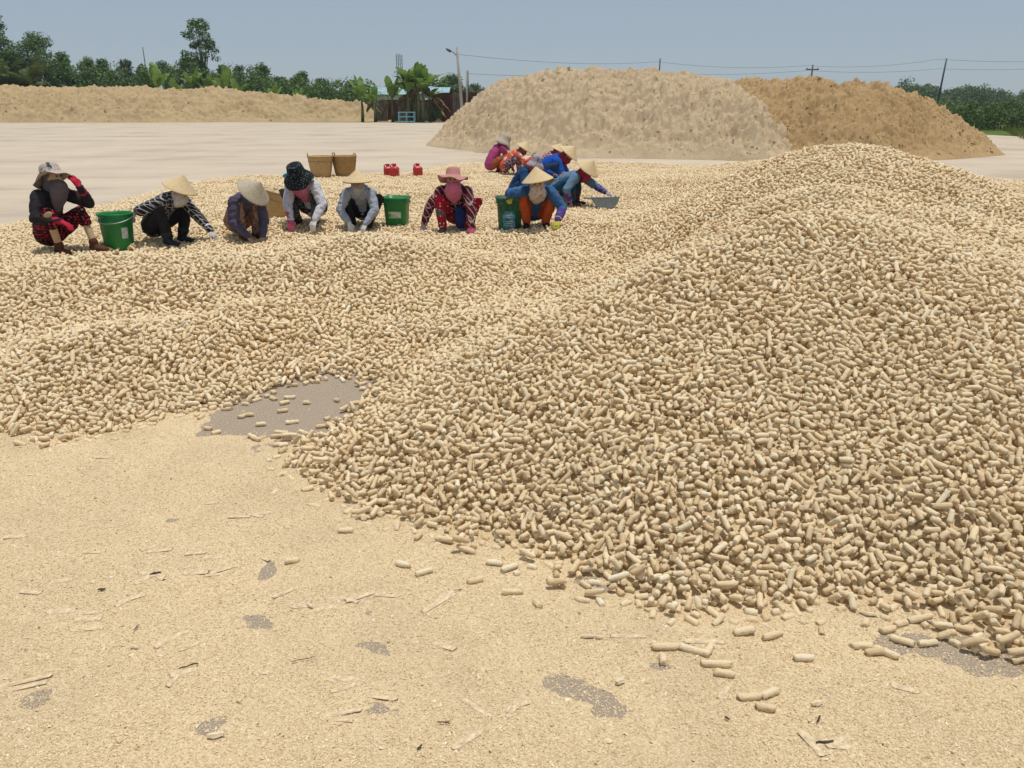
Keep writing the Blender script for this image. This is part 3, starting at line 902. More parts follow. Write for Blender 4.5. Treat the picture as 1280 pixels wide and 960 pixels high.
sawdust_heap(P((800, 185), (900, 195), (980, 201), (1040, 204), (1120, 203), (1200, 199), (1256, 194)) + [(XC(1262, 29), 29.5), (XC(1200, 34), 35), (XC(1100, 38), 39), (XC(800, 40), 41)],
             [(XC(900, yc), ZC(900, 103, yc)), (XC(960, yc), ZC(960, 103, yc)), (XC(1030, yc), ZC(1030, 104, yc)), (XC(1075, yc), ZC(1075, 113, yc)), (XC(1108, yc), ZC(1108, 104, yc)), (XC(1150, yc), ZC(1150, 114, yc)), (XC(1250, yc), ZC(1250, 140, yc))],
             0.72, 0.045, 13, M_HEAP_BROWN, "orange brown sawdust heap with dark streaks beside the pale heap", clods=12000, csize=.24, short="orange brown heap")
yl = 72.5
sawdust_heap([(XC(-160, 70), 69)] + P((-60, 153.4), (100, 153.6), (240, 153.2), (340, 152), (430, 151.6), (489, 151.2)) + [(XC(492, 78), 78), (XC(478, 88), 88), (XC(-160, 88), 88)],
             [(XC(-160, yl), 3.3), (XC(0, yl), ZC(0, 107, yl)), (XC(80, yl), ZC(80, 106, yl)), (XC(150, yl), ZC(150, 109, yl)), (XC(250, yl), ZC(250, 104, yl)), (XC(330, yl), ZC(330, 102, 77)), (XC(430, yl), ZC(430, 99, 80)), (XC(489, yl), ZC(430, 99, 80))],
             0.8, 0.10, 23, M_HEAP_LEFT, "long low ochre sawdust heap in front of the trees", 1.15, clods=6000, csize=.5, short="long ochre heap", fine=1.1, fq=.5)
sawdust_heap(P((544, 151), (556, 153.5), (575, 153), (590, 151)) + [(XC(590, 80), 77.5), (XC(544, 80), 77.5)], [(-10, 1.0), (0, 1.05)], 0.8, 0.1, 33, M_HEAP_LEFT, "small ochre sawdust heap below the rusty fence", 0.5)

# ================================================================== TREES
def mat_leaf(name, lo, hi, trans=0.25):
    m, nt, b = new_mat(name, 0.6, 0.3)
    oi = nt.nodes.new("ShaderNodeObjectInfo")
    v = coords(nt)
    n = noise_t(nt, v, 1.6, 3, 0.6)
    wn_ = nt.nodes.new("ShaderNodeTexWhiteNoise"); wn_.noise_dimensions = '3D'
    geo = nt.nodes.new("ShaderNodeNewGeometry")
    s = math_n(nt, 'ADD', math_n(nt, 'MULTIPLY', n.outputs[0], 0.7), math_n(nt, 'MULTIPLY', geo.outputs["Random Per Island"], 0.35))
    r = ramp(nt, s, [(0.3, lo), (0.75, hi)])
    nt.links.new(r.outputs[0], b.inputs["Base Color"])
    tr = nt.nodes.new("ShaderNodeBsdfTranslucent"); nt.links.new(r.outputs[0], tr.inputs[0])
    mx = nt.nodes.new("ShaderNodeMixShader"); mx.inputs[0].default_value = trans
    nt.links.new(b.outputs[0], mx.inputs[1]); nt.links.new(tr.outputs[0], mx.inputs[2])
    nt.links.new(mx.outputs[0], nt.nodes["Material Output"].inputs[0])
    return m
M_LEAF_DARK = mat_leaf("dark_leaf", (0.050, 0.105, 0.026), (0.145, 0.25, 0.065))
M_LEAF_MID = mat_leaf("mid_leaf", (0.055, 0.12, 0.028), (0.165, 0.275, 0.07))
M_LEAF_GREY = mat_leaf("grey_leaf", (0.055, 0.09, 0.050), (0.13, 0.185, 0.10))
M_LEAF_BRIGHT = mat_leaf("banana_leaf", (0.085, 0.175, 0.03), (0.24, 0.37, 0.075), 0.3)
M_FROND = mat_leaf("palm_frond", (0.05, 0.10, 0.025), (0.16, 0.21, 0.06), 0.25)
M_TRUNK = simple("tree_bark", (0.13, 0.11, 0.085), 0.25, 8, 0.95, 0.1, 0.6, 0.03)
M_STEM = simple("banana_stem", (0.16, 0.17, 0.07), 0.3, 6, 0.8, 0.2)
M_DEADLEAF = simple("dry_leaf", (0.30, 0.22, 0.10), 0.3, 6, 0.9, 0.1)

def leaf_cloud(rs, clumps, per, size, spread=1.0):
    """clumps: (x, y, z, r) -> one mesh of separate small leaves"""
    C = np.repeat(np.asarray(clumps), per, 0); n = len(C)
    d_ = rs.normal(0, 1, (n, 3)); d_ /= np.linalg.norm(d_, axis=1)[:, None]
    p = C[:, :3] + d_ * (C[:, 3] * rs.random(n) ** 0.45)[:, None] * np.array([1, 1, .8]) * spread
    nrm = d_ * 0.7 + rs.normal(0, .6, (n, 3)) + np.array([0, 0, .5]); nrm /= np.linalg.norm(nrm, axis=1)[:, None]
    a = np.cross(nrm, rs.normal(0, 1, (n, 3))); a /= np.linalg.norm(a, axis=1)[:, None]
    b = np.cross(nrm, a)
    s = size * (0.6 + 0.8 * rs.random(n))[:, None]
    V = np.stack([p - a * s * .5, p + b * s * .28 + nrm * s * .06, p + a * s * .5, p - b * s * .28 + nrm * s * .06], 1).reshape(-1, 3)
    F = np.arange(n * 4).reshape(n, 4)
    return V, F
def tree(px, y, base_py, top_py, width_px, kind, label, name="leafy_tree", mat=None, per=46, seed=0, group=None, leaf=0.24, lobes=None, sparse=1.0):
    rs = np.random.default_rng(500 + seed)
    x = XC(px, y); zt = ZC(px, top_py, y); W = width_px / FPX * y * 0.5
    root = empty("%s" % name, (x, y, 0))
    H = zt
    cl = []
    if kind == "cone":
        cb = H * 0.30
        for i in range(int(70 * sparse)):
            t = rs.random() ** 0.9; z = cb + (H - cb) * t
            rad = W * (1.0 - 0.62 * t) * (0.75 + 0.5 * rs.random()) * (1 if t > .12 else .7)
            a = rs.random() * 6.28; q = rad * rs.random() ** 0.5
            cl.append((math.cos(a) * q, math.sin(a) * q, min(z, H - .25), 0.38 + 0.25 * rs.random()))
    else:
        lb = lobes or [(0, 0, 0.70, 1.0, 0.55), (-.55, .1, .55, .75, .5), (.55, -.1, .52, .75, .5), (.12 * (-1) ** seed, .3, .86, .5, .3), (-.2, 0, .34, .8, .5), (.35, .1, .28, .8, .45)]
        for (lx, ly, lz, lr, lh) in lb:
            for i in range(int(30 * sparse * lr) + 4):
                d_ = rs.normal(0, 1, 3); d_ /= np.linalg.norm(d_)
                q = rs.random() ** 0.35
                cl.append((lx * W + d_[0] * W * .58 * lr * q, ly * W + d_[1] * W * .58 * lr * q, min(H - .2, H * lz + d_[2] * H * .5 * lh * .6 * q), W * 0.13 + 0.16 + 0.24 * rs.random()))
    V, F = leaf_cloud(rs, cl, per, leaf)
    V[:, 2] = np.clip(V[:, 2], 0.15, H + .05)
    link("crown", mesh_np("crown", V, F, False), mat or M_LEAF_DARK, root)
    mb = MB(); r0 = 0.05 + H * 0.016
    top = Vector((rs.normal(0, .15), rs.normal(0, .15), H * 0.80))
    pts = [Vector((0, 0, -.1)), Vector((rs.normal(0, .08), 0, H * .25)), Vector((rs.normal(0, .15), 0, H * .55)), top]
    mb.tube(pts, [r0, r0 * .8, r0 * .5, r0 * .18], 8)
    for i in range(9):
        c = cl[int(rs.integers(len(cl)))]
        t = 0.3 + 0.5 * rs.random()
        s_ = Vector((pts[1].x * (1 - t) + pts[2].x * t, 0, H * (.22 + .35 * t)))
        e_ = Vector(c[:3])
        mb.tube([s_, (s_ + e_) * .5 + Vector((0, 0, -.15)), e_], [r0 * .42, r0 * .28, r0 * .1], 5)
    mb.build("trunk", M_TRUNK, root, True)
    return tag(root, label, "tree", group)
def leaf_blade(L, w, droop, rise, seed, torn=0.0, fold=0.25):
    """one long arching blade with its own thickness of fold, along +X then up and over"""
    rs = random.Random(seed); n = 11
    v, f = [], []
    for i in range(n):
        t = i / (n - 1)
        x = L * (t * math.cos(rise) + 0.12 * droop * t * t); z = L * (t * math.sin(rise) - droop * t * t)
        ww = w * (0.10 if t < .14 else math.sin(math.pi * min(1, (t - .12) / .88) ** 0.75) ** 0.6 + .02)
        for sgn in (-1, 0, 1):
            j = rs.uniform(-.3, .1) * torn * (1 if sgn else 0)
            v.append((x + rs.uniform(-.04, .04) * L * torn * abs(sgn), sgn * ww * (1 + j), z + abs(sgn) * ww * fold + (rs.uniform(-.5, .1) * ww * torn if sgn else 0)))
    for i in range(n - 1):
        for k in range(2):
            a = i * 3 + k
            f.append((a, a + 1, a + 4, a + 3))
    return v, f
def banana(px, base_py, y, H, label, nleaf=9, seed=0, group="banana plants", dry=2, stems=1):
    rs = random.Random(seed)
    x = XC(px, y)
    root = empty("banana_plant", (x, y, 0))
    for si in range(stems):
        ox, oy = (0, 0) if stems == 1 else (rs.uniform(-1.3, 1.3), rs.uniform(-.6, .6))
        hh = H * rs.uniform(.42, .55)
        mb = MB(); mb.tube([(ox, oy, -.05), (ox + .05, oy, hh * .5), (ox + .02, oy, hh)], [.16, .13, .08], 9)
        mb.build("pseudostem", M_STEM, root, True)
        for i in range(nleaf):
            L = H * rs.uniform(.42, .60); rise = R(rs.choice([80, 72, 62, 50, 40, 30, 58, 66]) + rs.uniform(-6, 6))
            isdry = i < dry
            if isdry: rise = R(rs.uniform(-30, 5)); L *= .8
            v, f = leaf_blade(L, L * .155, rs.uniform(.12, .45) if not isdry else .5, rise, seed * 31 + i + si * 7, .9)
            me = mesh_np("leaf", v, f, True)
            lf = link("leaf", me, M_DEADLEAF if isdry else M_LEAF_BRIGHT, root)
            lf.location = (ox, oy, hh - .05); lf.rotation_euler = (0, 0, i * 2.4 + rs.uniform(-.4, .4))
    return tag(root, label, "banana plant", group)
def frond(L, rise, droop, seed, leaflets=26):
    rs = random.Random(seed); mb = MB(); pts = []
    for i in range(9):
        t = i / 8
        pts.append((L * t * math.cos(rise), 0, L * (t * math.sin(rise) - droop * t * t)))
    mb.tube(pts, [.035 * (1 - .85 * i / 8) + .006 for i in range(9)], 5)
    for i in range(leaflets):
        t = .15 + .83 * i / leaflets
        q = t * 8; k = min(7, int(q)); fr = q - k
        p = Vector(pts[k]).lerp(Vector(pts[k + 1]), fr); dr = (Vector(pts[k + 1]) - Vector(pts[k])).normalized()
        ll = L * .30 * math.sin(math.pi * min(1, t * .92 + .12)) ** .7
        for sg in (-1, 1):
            e = p + dr * ll * .55 + Vector((0, sg * ll * .75, -ll * rs.uniform(.15, .55)))
            w = dr * .035 * L / 2.5
            m_ = p.lerp(e, .5) + Vector((0, 0, ll * .06))
            mb.add([p - w, p + w, m_ + w, e, m_ - w], [(0, 1, 2, 4), (4, 2, 3)])
    return mb
def palm(px, y, H, L, n, label, trunk_h=0.0, seed=0, group="palms along the field edge"):
    rs = random.Random(seed); root = empty("palm", (XC(px, y), y, 0))
    if trunk_h > 0:
        mb = MB(); mb.tube([(0, 0, -.05), (.1, 0, trunk_h * .5), (.12, 0, trunk_h)], [.2, .15, .13], 9); mb.build("trunk", M_TRUNK, root, True)
    else:
        mb = MB(); mb.tube([(0, 0, -.05), (0, 0, .25), (0, 0, .5)], [.35, .3, .12], 9); mb.build("stump", M_TRUNK, root, True)
    for i in range(n):
        m_ = frond(L * rs.uniform(.8, 1.15), R(rs.uniform(28, 84)) if trunk_h == 0 else R(rs.uniform(-5, 70)), rs.uniform(.12, .45), seed * 50 + i)
        fo = m_.build("frond", M_FROND, root); fo.location = (.12 if trunk_h else 0, 0, max(trunk_h, .2)); fo.rotation_euler = (0, 0, i * 2.4 + rs.uniform(-.5, .5))
    return tag(root, label, "palm", group)

TD = 92.0
gl = "trees behind the left sawdust heap"
tree(6, 90, 130, 10, 74, "round", "tallest dark leafy tree cut by the left edge of the photo", seed=1, group=gl, per=60, sparse=1.3)
tree(48, 91, 130, 36, 78, "round", "broad dark leafy tree beside the one at the left edge", seed=2, group=gl, per=60, sparse=1.3)
tree(88, 92, 130, 63, 40, "round", "mid green bushy tree sloping down from the broad dark tree", seed=3, group=gl, mat=M_LEAF_MID)
tree(112, 93, 130, 68, 34, "round", "lower mid green tree left of the thin pale group", seed=4, group=gl, mat=M_LEAF_MID)
tree(136, 95, 130, 69, 34, "round", "thin grey green tree with open crown above the ochre heap", seed=5, group=gl, mat=M_LEAF_MID, sparse=.8)
tree(160, 95, 130, 71, 34, "round", "second thin open tree towards the pole", seed=6, group=gl, mat=M_LEAF_GREY, sparse=.8)
tree(183, 94, 130, 79, 32, "round", "low mid green bush tree below the thin pole", seed=7, group=gl, mat=M_LEAF_MID)
tree(210, 98, 130, 66, 25, "round", "small round blue grey tree left of the tall pointed one", seed=8, group=gl, mat=M_LEAF_GREY, lobes=[(0, 0, .72, 1.0, .5)])
tree(259, 93, 130, 23, 58, "cone", "tall pointed tree standing above all others beyond the heap", name="pointed_tree", seed=9, group=gl, mat=M_LEAF_DARK, per=60)
tree(236, 95, 130, 68, 52, "round", "dark dense tree at the left foot of the pointed tree", seed=10, group=gl)
tree(284, 96, 130, 78, 42, "round", "dark dense tree at the right foot of the pointed tree", seed=11, group=gl)
tree(325, 98, 130, 77, 44, "round", "rounded grey green tree right of the pointed tree", seed=12, group=gl, mat=M_LEAF_DARK)
tree(303, 104, 130, 80, 34, "round", "hazy grey tree between the pointed and the rounded tree", seed=13, group=gl, mat=M_LEAF_GREY, sparse=.8)
tree(375, 98, 130, 87, 38, "round", "low rounded tree near the right end of the left tree line", seed=14, group=gl, mat=M_LEAF_MID)
tree(405, 110, 130, 97, 36, "round", "lowest tree of the line, just above the heap's end", seed=15, group=gl, mat=M_LEAF_GREY)
tree(562, 96, 130, 90, 52, "round", "dark round tree behind the rusty fence", seed=16, group="trees behind the fence")
tree(596, 120, 130, 104, 40, "round", "small far tree right of the leaning pole", seed=17, group="trees behind the fence", mat=M_LEAF_GREY)
tree(352, 104, 130, 94, 40, "round", "low dark tree filling the gap right of the rounded tree", seed=19, group=gl)
tree(440, 112, 130, 100, 40, "round", "faint low tree behind the banana plants", seed=20, group=gl, mat=M_LEAF_GREY)
def understorey():
    rs = np.random.default_rng(77); cl = []
    for px in np.arange(-40, 470, 1.5):
        y = 89 + rs.random() * 5
        h = 2.2 + (3.0 if px < 330 else 1.6) * rs.random()
        cl.append((XC(px, y), y, h, .5 + .4 * rs.random())); cl.append((XC(px, y), y, h * .55, .8))
    V, F = leaf_cloud(rs, cl, 34, .26)
    o = link("undergrowth", mesh_np("undergrowth", V, F, False), M_LEAF_MID); tag(o, "tangled green undergrowth along the field edge", "undergrowth", kind="stuff")
understorey()
palm(10, 87, 4, 3.9, 15, "large feathery palm clump at the left edge above the heap", trunk_h=3.6, seed=1)
palm(42, 87, 4, 3.6, 15, "feathery palm clump below the broad dark tree", trunk_h=3.4, seed=2)
palm(-16, 86, 4, 3.2, 10, "palm clump half cut by the left edge", trunk_h=3.4, seed=3)
palm(424, 95, 3, 1.6, 10, "small palm head right of the left tree line", trunk_h=2.6, seed=4)
palm(592, 95, 3, 1.7, 10, "small palm head above the rusty fence", trunk_h=2.2, seed=5)
for i, (px, H, lb) in enumerate([(200, 4.4, "banana plant with one tall upright leaf under the blue grey tree"), (222, 3.2, "low banana plant under the dark dense tree"), (243, 3.8, "banana plant under the tall pointed tree"), (262, 3.4, "short banana plant in the row right below the pointed tree"),
                                 (282, 4.0, "banana plant at the right foot of the pointed tree"), (300, 3.3, "low banana plant left of the rounded tree"), (342, 2.9, "low banana plant under the rounded tree"), (375, 2.8, "last low banana plant of the row along the heap")]):
    banana(px, 130, 87, H * 1.5, lb, 7, 60 + i, "banana plants behind the left heap", 1)
banana(452, 140, 80, 4.6, "bright banana plant at the end of the left heap", 9, 3, "banana plants by the fence", 1)
banana(468, 145, 79, 4.0, "smaller banana plant between the heap's end and the clump", 8, 4, "banana plants by the fence", 2)
banana(512, 150, 78.5, 5.5, "big banana clump with several stems behind the blue rack", 11, 5, "banana plants by the fence", 2, stems=7)
banana(537, 149, 79, 4.0, "banana plant in front of the rusty fence's left end", 8, 6, "banana plants by the fence", 2)
tree(543, 79, 150, 128, 24, "round", "low dark bush at the left end of the rusty fence", name="bush", seed=18, mat=M_LEAF_MID, lobes=[(0, 0, .5, 1.0, .8)], leaf=.14)

# the right: grass, hedge and far wood
def right_side():
    rs = np.random.default_rng(5)
    n = 26000
    x = 24 + rs.random(n) * 34; y = 35.4 + rs.random(n) ** 1.2 * 21
    ok = x > 0.52 * y + 3.5; x, y = x[ok], y[ok]; n = len(x)
    a = rs.random(n) * 6.28; h = .12 + .28 * rs.random(n); w = .02
    c, s = np.cos(a), np.sin(a); lean = rs.normal(0, .12, (n, 2))
    V = np.stack([np.stack([x - c * w, y - s * w, np.full(n, -.05)], -1), np.stack([x + c * w, y + s * w, np.full(n, -.05)], -1), np.stack([x + lean[:, 0], y + lean[:, 1], h], -1)], 1).reshape(-1, 3)
    o = link("grass", mesh_np("grass", V, np.arange(3 * n).reshape(n, 3), False), mat_leaf("grass_blade", (0.10, 0.15, 0.03), (0.22, 0.25, 0.07))); tag(o, "rough green grass beyond the yard's edge", "grass", kind="stuff")
    cl = []
    for i in range(330):
        yy = 55 + rs.random() * 9; px = 1150 + rs.random() * 190; h = 0.25 + rs.random() * (1.0 + .5 * vnoise(np.array(px * .05), np.array(0.5)))
        cl.append((XC(px, yy), yy, h, .5 + .25 * rs.random()))
    V, F = leaf_cloud(rs, cl, 60, .16)
    o = link("hedge", mesh_np("hedge", V, F, False), mat_leaf("hedge_leaf", (0.045, 0.09, 0.022), (0.13, 0.20, 0.055))); tag(o, "dense mid green hedge beyond the grass by the brown heap", "hedge")
    cl = []
    for i in range(640):
        yy = 190 + rs.random() * 60; px = 1085 + rs.random() * 260
        hh = 3.0 + 3.6 * float(vnoise(np.array(px * .045), np.array(1.5))) * (1.0 if px > 1150 else .8 + .5 * (px < 1135))
        cl.append((XC(px, yy), yy, hh * rs.random() ** .6, 1.0 + .7 * rs.random()))
    V, F = leaf_cloud(rs, cl, 60, .55)
    o = link("far_wood", mesh_np("far_wood", V, F, False), mat_leaf("far_leaf", (0.055, 0.105, 0.036), (0.14, 0.215, 0.075))); tag(o, "far green wood on the horizon beyond the brown heap", "wood", kind="stuff")
    cl = []
    for i in range(520):
        yy = 260 + rs.random() * 60; px = -80 + rs.random() * 1260
        hh = 4.0 + 2.6 * float(vnoise(np.array(px * .03), np.array(7.5)))
        cl.append((XC(px, yy), yy, hh * rs.random() ** .6, 1.6 + .8 * rs.random()))
    V, F = leaf_cloud(rs, cl, 40, .9)
    o = link("horizon_wood", mesh_np("horizon_wood", V, F, False), M_LEAF_GREY); tag(o, "low wood along the horizon behind everything", "wood", kind="stuff")
right_side()

# ================================================================== FENCE, SHED, RACK, POLES, MASTS
def rust(name, a, b_, c_):
    m, nt, b = new_mat(name, 0.85, 0.25)
    v = coords(nt, "Object", (3, 3, .6))
    n = noise_t(nt, v, 1.3, 6, 0.65)
    r = ramp(nt, n.outputs[0], [(0.3, a), (0.5, b_), (0.75, c_)])
    nt.links.new(r.outputs[0], b.inputs["Base Color"])
    return m
M_RUST = rust("rusty_sheet", (0.055, 0.020, 0.014), (0.115, 0.036, 0.024), (0.20, 0.075, 0.045))
M_RUST_GREY = rust("greyed_sheet", (0.10, 0.06, 0.05), (0.20, 0.15, 0.13), (0.33, 0.28, 0.25))
def corrugated(w, h, mat, name, parent, loc, rot=(0, 0, 0), amp=0.03, pitch=0.16):
    n = int(w / pitch * 4); v, f = [], []
    for i in range(n + 1):
        x = w * i / n; yy = amp * math.sin(2 * math.pi * x / pitch)
        for t in (0, .012): v += [(x, yy + t, 0), (x, yy + t, h)]
    for i in range(n):
        a = i * 4; c = a + 4
        f += [(a, c, c + 1, a + 1), (a + 2, a + 3, c + 3, c + 2), (a + 1, c + 1, c + 3, a + 3), (a, a + 2, c + 2, c)]
    f += [(0, 1, 3, 2), (n * 4, n * 4 + 2, n * 4 + 3, n * 4 + 1)]
    o = link(name, mesh_np(name, v, f, False), mat, parent); o.location = loc; o.rotation_euler = rot
    return o
fy = 81.0
fence = empty("sheet_fence", (XC(540, fy), fy, 0)); tag(fence, "tall rusty maroon corrugated sheet fence behind the pole", "fence")
fw = XC(625, fy) - XC(536, fy); npan = 7; fh = ZC(540, 115.5, fy)
for i in range(npan):
    hh = fh * random.uniform(.97, 1.03) - (0.35 if i > 4 else 0)
    corrugated(fw / npan - .02, hh, M_RUST_GREY if i == 2 else M_RUST, "sheet", fence, (i * fw / npan, (i % 2) * .05, 0))
    mb = MB(); mb.box((i * fw / npan, .12, hh * .5), (.05, .05, hh * .5)); mb.build("post", M_TRUNK, fence)
fence2 = empty("sheet_fence", (XC(470, 84), 84, 0)); tag(fence2, "low brown sheet fence half hidden by banana leaves", "fence")
for i in range(5):
    corrugated(1.05, 2.0, M_RUST if i % 2 else M_RUST_GREY, "sheet", fence2, (i * 1.08, 0, 0))
M_BLUE_ROOF = simple("pale_blue_roof", (0.34, 0.50, 0.54), .14, 2, .5, .4)
M_WHITEWALL = simple("whitewashed_wall", (0.68, 0.66, 0.60), .12, 2, .9, .1)
M_BRICKY = simple("bare_brick_wall", (0.34, 0.20, 0.14), .25, 5, .95, .1)
def shed(px0, px1, y, eave_py, ridge_py, label):
    x0, x1 = XC(px0, y), XC(px1, y); w = x1 - x0
    root = empty("shed", ((x0 + x1) / 2, y, 0))
    ze, zr = ZC(px0, eave_py, y), ZC(px0, ridge_py, y)
    mb = MB(); mb.box((0, 2.0, ze * .5), (w * .47, 1.9, ze * .5)); mb.build("wall", M_WHITEWALL, root)
    sl = math.hypot(zr - ze, 2.2)
    n = max(3, int(w / 1.4))
    for i in range(n):
        corrugated(w / n - .01, sl, M_BLUE_ROOF, "roof_sheet", root, (-w / 2 + i * w / n, -.2, ze), (-(math.pi / 2 - math.atan2(zr - ze, 2.2)), 0, 0), .025, .2)
    mb = MB(); mb.box((w * .2, .08, 1.0), (.45, .04, 1.0)); mb.build("door", M_BRICKY, root)
    mb = MB(); mb.box((-w * .25, .08, ze * .6), (.4, .04, .4)); mb.build("window", M_TRUNK, root)
    return tag(root, label, "shed")
shed(465, 512, 92, 118, 109, "pale blue roofed shed left of the banana clump")
shed(533, 562, 90, 117, 108.5, "small pale blue roof above the rusty fence")
M_RACK = simple("light_blue_paint", (0.22, 0.50, 0.58), .12, 6, .5, .4)
def rack():
    y = 76.5; root = empty("metal_rack", (XC(508, y), y, 0)); w, h, dp = .69, .92, .45
    for sx in (-1, 0, 1):
        for sy in (-1, 1):
            mb = MB(); mb.box((sx * w, sy * dp, h * .5 + .01), (.035, .035, h * .5)); mb.build("post", M_RACK, root)
    for z in (.12, .52, .90):
        for sy in (-1, 1):
            mb = MB(); mb.box((0, sy * (dp + .04), z), (w + .05, .03, .035)); mb.build("rail", M_RACK, root)
        mb = MB(); mb.box((0, 0, z - .02), (w - .04, dp - .04, .015)); mb.build("shelf", M_RACK, root)
    tag(root, "light blue metal rack standing in front of the banana clump", "rack")
rack()
banana(490, 150, 79.5, 4.6, "banana plant hiding the shed wall left of the clump", 10, 8, "banana plants by the fence", 2)
M_CONC = simple("weathered_concrete_pole", (0.40, 0.37, 0.33), .15, 4, .9, .1)
M_DARKM = simple("dark_metal", (0.05, 0.05, 0.055), .2, 8, .5, .4)
def pole(px_b, px_t, py_t, y, r, name, label, mat, cat="pole", arm=False, lamp=False):
    root = empty(name, (XC(px_b, y), y, 0)); h = ZC(px_t, py_t, y); dx = XC(px_t, y) - XC(px_b, y)
    mb = MB(); mb.tube([(0, 0, -.1), (dx * .5, 0, h * .5), (dx, 0, h)], [r, r * .85, r * .65], 10); mb.build("shaft", mat, root, True)
    if arm:
        mb = MB(); mb.box((dx, 0, h * .91), (.9, .06, .07)); xarm = mb.build("crossarm", mat, root)
        for q in (-.75, 0, .75):
            mb = MB(); mb.lathe([(.03, 0), (.07, .05), (.05, .1), (.07, .15), (.02, .2)], 8); o = mb.build("insulator", M_CONC, xarm, True); o.location = (dx + q, 0, h * .91 + .07)
    if lamp:
        mb = MB(); mb.tube([(dx * .9, 0, h * .88), (dx * .9 - .35, -.1, h * .93), (dx * .9 - .62, -.15, h * .955)], .035, 6); larm = mb.build("lamp_arm", M_DARKM, root, True)
        mb = MB(); mb.lathe([(.02, .0), (.10, .02), (.13, .1), (.11, .3), (.05, .42), (.0, .44)], 10); o = mb.build("lamp_head", M_DARKM, larm, True)
        o.location = (dx * .9 - .55, -.15, h * .94); o.rotation_euler = (0, R(-60), 0); o.scale = (.9, 1.2, 1.2)
    return tag(root, label, cat)
pole(578.5, 572.5, 59, 77, .16, "utility_pole", "leaning concrete utility pole with a lamp by the rusty fence", M_CONC, lamp=True)
pole(583.5, 583.8, 88, 79, .10, "utility_pole", "shorter thin pole right behind the leaning one", M_CONC)
pole(585.3, 585.6, 88, 79.4, .07, "utility_pole", "thin steel post touching the shorter pole", M_DARKM)
pole(822, 822, 73, 120, .13, "utility_pole", "far dark pole rising behind the pale sawdust heap", M_DARKM)
pole(1010.5, 1010.5, 81, 120, .15, "utility_pole", "far pole with a crossarm above the brown heap", M_DARKM, arm=True)
pole(1171, 1174, 73, 118, .15, "utility_pole", "tall slightly leaning pole right of the brown heap", M_DARKM)
pole(188.5, 188.3, 59, 96, .07, "utility_pole", "thin bare post above the banana leaves at the tree line", M_DARKM)
def wire(pts, sag, label):
    mb = MB(); P3 = [Vector(AT(*p)) for p in pts]; out = []
    for a, b in zip(P3[:-1], P3[1:]):
        for i in range(12):
            t = i / 12; q = a.lerp(b, t); q.z -= sag * 4 * t * (1 - t); out.append(q)
    out.append(P3[-1]); mb.tube(out, .017, 4)
    o = mb.build("power_line", M_DARKM); tag(o, label, "wire")
wire([(573, 68, 77), (822, 77, 120), (1010, 82, 120), (1173, 74, 118), (1400, 70, 118)], .5, "upper power line across the sky above the heaps")
wire([(583, 92, 79), (822, 91, 120), (1011, 88, 120), (1173, 86, 118), (1400, 80, 118)], .35, "lower power line just above the heaps")
def mast(px, top_py, y, label):
    root = empty("lattice_mast", (XC(px, y), y, 0)); h = ZC(px, top_py, y); s = .13
    for sx in (-s, s):
        for sy in (-s, s):
            mb = MB(); mb.bar((sx, sy, 0), (sx, sy, h), .03, 5); mb.build("upright", M_STEEL, root)
    mb = MB(); n = int(h / .42)
    for i in range(n):
        z = i * .42
        for a, b in (((-s, -s), (s, -s)), ((s, -s), (s, s)), ((s, s), (-s, s)), ((-s, s), (-s, -s))):
            mb.bar((*a, z), (*b, z + .42), .014, 4)
    mb.build("bracing", M_STEEL, root)
    return tag(root, label, "mast")
M_STEEL = simple("grey_steel", (0.30, 0.31, 0.33), .15, 6, .6, .4)
mast(499.2, 67, 112, "left one of the two thin lattice masts above the banana clump")
mast(503.6, 68, 112, "right one of the two thin lattice masts above the banana clump")

# ================================================================== TOOLS AMONG THE WORKERS
def stand(px, py, extra=0.045):
    """the spot on top of the spread that the photo point shows"""
    z = 0.12
    for _ in range(6):
        x, y = G(px, py, z); z = float(max(0.0, f_at(x, y))) + (extra if float(sd_at(x, y)) > 0 else 0.0)
    return x, y, z
def plastic(name, col, var=.08, rough=.42):
    m, nt, b = new_mat(name, rough, .45)
    v = coords(nt); n = noise_t(nt, v, 14, 5, .65); n2 = noise_t(nt, coords(nt, scale=(1, 1, .2)), 40, 4, .6)
    s = math_n(nt, 'MULTIPLY', n.outputs[0], n2.outputs[0])
    r = ramp(nt, s, [(.15, tuple(c * (1 - 2 * var) for c in col)), (.3, col), (.42, tuple(min(1, c * .8 + .06) for c in col))])
    nt.links.new(r.outputs[0], b.inputs["Base Color"])
    return m
M_GREEN = plastic("green_plastic", (0.010, 0.235, 0.060))
M_GREEN2 = plastic("bright_green_plastic", (0.010, 0.215, 0.050))
M_DGREEN = plastic("worn_dark_green_plastic", (0.022, 0.125, 0.060), .25, .6)
M_RED = plastic("red_plastic", (0.50, 0.025, 0.030))
M_ROYAL = plastic("royal_blue_plastic", (0.02, 0.09, 0.50))
M_WIRE = simple("galvanised_wire", (0.45, 0.45, 0.45), .1, 20, .4, .5, metallic=.8)
M_STICKER = simple("faded_sticker", (0.60, 0.63, 0.60), .15, 30, .7, .2)
M_STICKER_G = simple("pale_green_print", (0.45, 0.60, 0.30), .15, 30, .7, .2)
def mat_blue_print():
    m, nt, b = new_mat("worn_blue_print", .7, .2)
    v = coords(nt); n = noise_t(nt, v, 18, 5, .7)
    r = ramp(nt, n.outputs[0], [(.36, (.02, .10, .05)), (.46, (.03, .16, .24)), (.58, (.10, .33, .42)), (.66, (.35, .45, .45))])
    nt.links.new(r.outputs[0], b.inputs["Base Color"]); return m
M_BPRINT = mat_blue_print()

